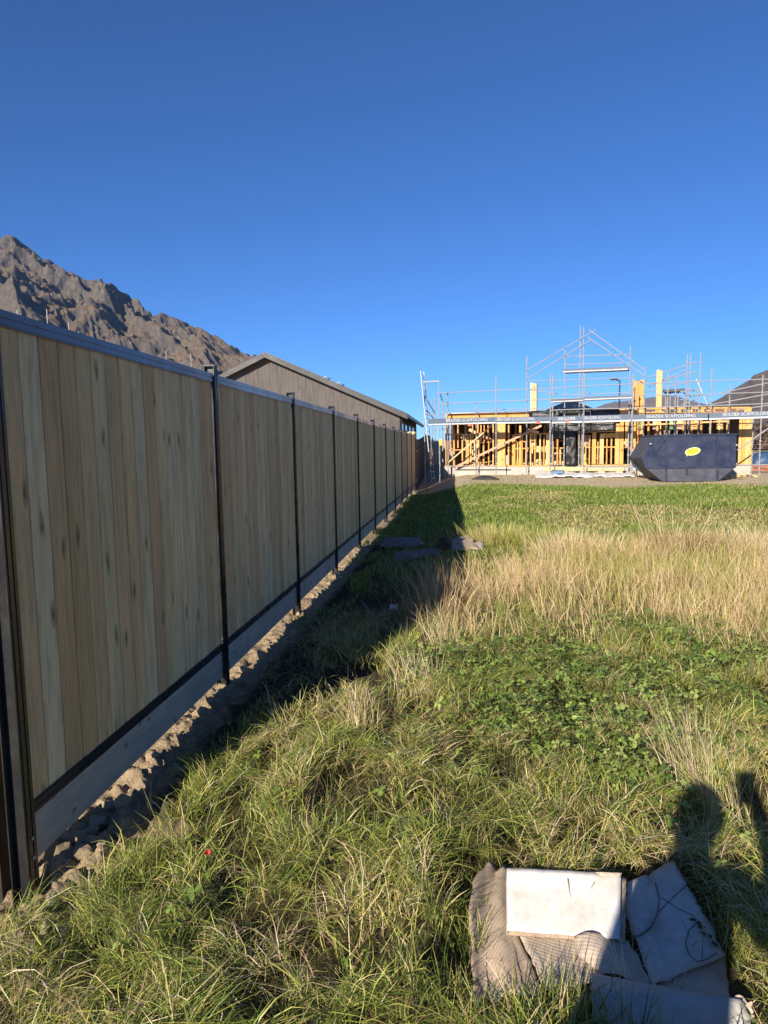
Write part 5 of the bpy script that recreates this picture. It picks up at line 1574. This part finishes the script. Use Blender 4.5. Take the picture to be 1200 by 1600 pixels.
stv, stf, stc = blades(x, y, gz(x, y), (z - gz(x, y)), np.full(n, .0022), yaw, np.zeros(n), np.zeros(n), 2, cb_ * .8, cb_)
Vv = np.concatenate([V.reshape(-1, 3), stv]); Cv = np.concatenate([Cc.reshape(-1, 3), stc])
g = np_mesh('clover', Vv, faces + [f + off for f in stf], Cv, 'clover_leaf'); tag(g, 'dark green clover spreading through the grass', 'clover', kind='stuff')

# --- brown winter scrub far off on the right
n = 26000
x = RNG.uniform(30, 150, n); y = 130 + RNG.normal(0, 5, n)
hh = 2.2 + 3.6 * fbm(x * .09, x * 0, 241, 3)
zz = gz(x, y) + hh * RNG.random(n) ** 1.4
rd = RNG.uniform(.18, .5, n)
V = np.zeros((n, 4, 3)); nv = RNG.normal(0, 1, (n, 3)); nv /= np.linalg.norm(nv, axis=1, keepdims=True)
t1 = np.cross(nv, [0.3, .2, 1]); t1 /= np.linalg.norm(t1, axis=1, keepdims=True); t2 = np.cross(nv, t1)
ctr = np.stack([x, y, zz], -1)
for j, (s1, s2) in enumerate(((-1, -.6), (.8, -1), (1, .7), (-.7, 1))): V[:, j] = ctr + t1 * (rd * s1)[:, None] + t2 * (rd * s2)[:, None]
cs, _ = pick(n, np.tile([.45, .35, .2], (n, 1)), [np.array([.17, .10, .075]), np.array([.12, .085, .06]), np.array([.22, .16, .10])])
Cc = np.repeat(cs[:, None], 4, 1)
g = np_mesh('scrub', V.reshape(-1, 3), (np.arange(n) * 4)[:, None] + np.arange(4)[None], Cc.reshape(-1, 3), 'grass_blade'); tag(g, 'reddish brown winter scrub across the far side of the dry field', 'scrub', kind='stuff')
#PART5

# ------------------------------------------------------------------ the photographer, whose shadow falls on the grass
def skin_obj(name, pts, edges, m, parent, root=0, sub=2):
    me = bpy.data.meshes.new(name)
    me.from_pydata([p[:3] for p in pts], edges, [])
    me.update(); me.materials.append(MATS[m])
    o = bpy.data.objects.new(name, me); link(o, parent)
    md = o.modifiers.new('skin', 'SKIN'); md.use_smooth_shade = True
    sv = me.skin_vertices[0] if me.skin_vertices else None
    if sv is None:
        bpy.context.view_layer.objects.active = o
        bpy.ops.mesh.customdata_skin_add()
        sv = me.skin_vertices[0]
    for i, p in enumerate(pts):
        sv.data[i].radius = (p[3], p[4] if len(p) > 4 else p[3])
        sv.data[i].use_root = (i == root)
    s = o.modifiers.new('sub', 'SUBSURF'); s.levels = sub; s.render_levels = sub
    return o
BX, BY = -.30, -.33
per = thing('person', 'person in dark clothes holding a phone, seen only as the shadow on the grass', 'person', (BX, BY, g1(BX, BY)))
zg = 0.0
def pr(x, y, z): return (x - BX, y - BY, z - g1(BX, BY))
pts = [(0, 0, .95, .15, .11), (0, .0, 1.12, .145, .10), (0, -.01, 1.30, .165, .115), (0, -.01, 1.42, .10, .075), (0, .0, 1.49, .055), (0, .02, 1.55, .075, .085), (0, .03, 1.62, .078, .095), (0, .02, 1.70, .055, .065),
       (-.14, -.03, 1.39, .058), (-.19, -.02, 1.13, .048), (-.20, .12, .94, .038), (-.19, .20, .87, .035),
       (.18, -.01, 1.40, .062), (.36, .10, 1.23, .047), (.345, .22, 1.45, .036), (.32, .25, 1.56, .032, .022), (.31, .27, 1.62, .034, .018),
       (-.10, 0, .86, .095), (-.12, .02, .48, .062), (-.13, -.02, .09, .045), (-.14, .10, .035, .04),
       (.10, 0, .86, .095), (.12, .02, .48, .062), (.13, -.02, .09, .045), (.14, .10, .035, .04)]
ed = [(0, 1), (1, 2), (2, 3), (3, 4), (4, 5), (5, 6), (6, 7), (3, 8), (8, 9), (9, 10), (10, 11), (3, 12), (12, 13), (13, 14), (14, 15), (15, 16), (0, 17), (17, 18), (18, 19), (19, 20), (0, 21), (21, 22), (22, 23), (23, 24)]
# nose, ears, fingers
b0 = len(pts)
pts += [(0, .125, 1.60, .013), (.085, .02, 1.60, .012), (-.085, .02, 1.60, .012)]
ed += [(6, b0), (6, b0 + 1), (6, b0 + 2)]
for k, (dz, ln) in enumerate(((.06, .062), (.04, .07), (.02, .066), (.0, .052))):
    i = len(pts)
    pts += [(.305, .285, 1.60 + dz * .5, .009), (.275, .315, 1.60 + dz, .008), (.245, .318, 1.60 + dz, .007)]
    ed += [(16, i), (i, i + 1), (i + 1, i + 2)]
i = len(pts); pts += [(.325, .295, 1.60, .010), (.335, .305, 1.66, .008)]; ed += [(15, i), (i, i + 1)]
for k in range(4):
    i = len(pts); pts += [(-.215 + .022 * k, .245, .83, .009), (-.215 + .022 * k, .245, .785, .008)]; ed += [(11, i), (i, i + 1)]
i = len(pts); pts += [(-.17, .25, .85, .009)]; ed += [(11, i)]
skin_obj('body', pts, ed, 'skin', per)
sh = [(0, 0, .90, .175, .135), (0, 0, 1.12, .165, .12), (0, -.01, 1.30, .165, .135), (0, -.01, 1.42, .105, .09), (0, -.005, 1.465, .066),
      (-.14, -.03, 1.39, .07), (-.19, -.02, 1.13, .062), (-.20, .10, .97, .05), (.18, -.01, 1.40, .08), (.36, .10, 1.23, .063), (.347, .20, 1.42, .048)]
skin_obj('jacket', sh, [(0, 1), (1, 2), (2, 3), (3, 4), (3, 5), (5, 6), (6, 7), (3, 8), (8, 9), (9, 10)], 'shirt', per)
skin_obj('trousers', [(0, 0, .93, .16, .12), (-.10, 0, .84, .11), (-.12, .02, .48, .08), (-.13, -.02, .11, .07), (.10, 0, .84, .11), (.12, .02, .48, .08), (.13, -.02, .11, .07)], [(0, 1), (1, 2), (2, 3), (0, 4), (4, 5), (5, 6)], 'denim', per)
hv_ = []; hf = []
for i in range(7):
    a = i / 6 * 1.75
    for j in range(16):
        bta = 2 * math.pi * j / 16
        hv_.append((.095 * math.sin(a) * math.cos(bta), .012 + .112 * math.sin(a) * math.sin(bta) - .012 * i / 6, 1.625 + .125 * math.cos(a)))
for i in range(6):
    for j in range(16): hf.append((i * 16 + j, i * 16 + (j + 1) % 16, (i + 1) * 16 + (j + 1) % 16, (i + 1) * 16 + j))
MB().add(hv_, hf).build('hair', 'hair', per, True)
ph_ = thing('phone', 'phone held up in the hand of the photographer', 'phone', (0, -.022, 1.66))
b = MB(); b.box((-.038, -.004, -.075), (.038, .004, .075)); b.build('case', 'phone_body', ph_)
MB().box((-.032, .0042, .028), (.004, .0075, .066)).build('lens_plate', 'dark_trim', ph_)

# ------------------------------------------------------------------ empties to the bases of their things
def rebase(root, at):
    at = Vector(at)
    root.location = at
    for ch in root.children: ch.location = Vector(ch.location) - at
rebase(frame, loc(U1 / 2, 0, ZP)); rebase(sc, loc(U1 / 2, -OF, ZP)); rebase(ld, pb); rebase(wf, pts0 if False else Vector((20, 58, g1(20, 58))))

# ------------------------------------------------------------------ thin blue valley air
zz_ = [v.co.z for o in COL.objects if o.name.startswith(('mountain', 'hill', 'far_hills', 'ground')) and o.type == 'MESH' for v in o.data.vertices]
b = MB(); b.box((-9100, -500, min(zz_) - 1.0), (9100, 14100, max(zz_) + 10.0))
hz_ = b.build('haze', 'white_paint'); hz_.data.materials.clear()
hm = bpy.data.materials.new('valley_haze'); hm.use_nodes = True
hn = hm.node_tree; hn.nodes.clear()
pv = hn.nodes.new('ShaderNodeVolumePrincipled'); ho = hn.nodes.new('ShaderNodeOutputMaterial')
pv.inputs['Color'].default_value = (.26, .54, 1.0, 1); pv.inputs['Density'].default_value = 2.0e-5; pv.inputs['Anisotropy'].default_value = .1
hn.links.new(pv.outputs[0], ho.inputs['Volume'])
hz_.data.materials.append(hm)
tag(hz_, 'thin blue haze in the valley air', 'haze', kind='stuff')
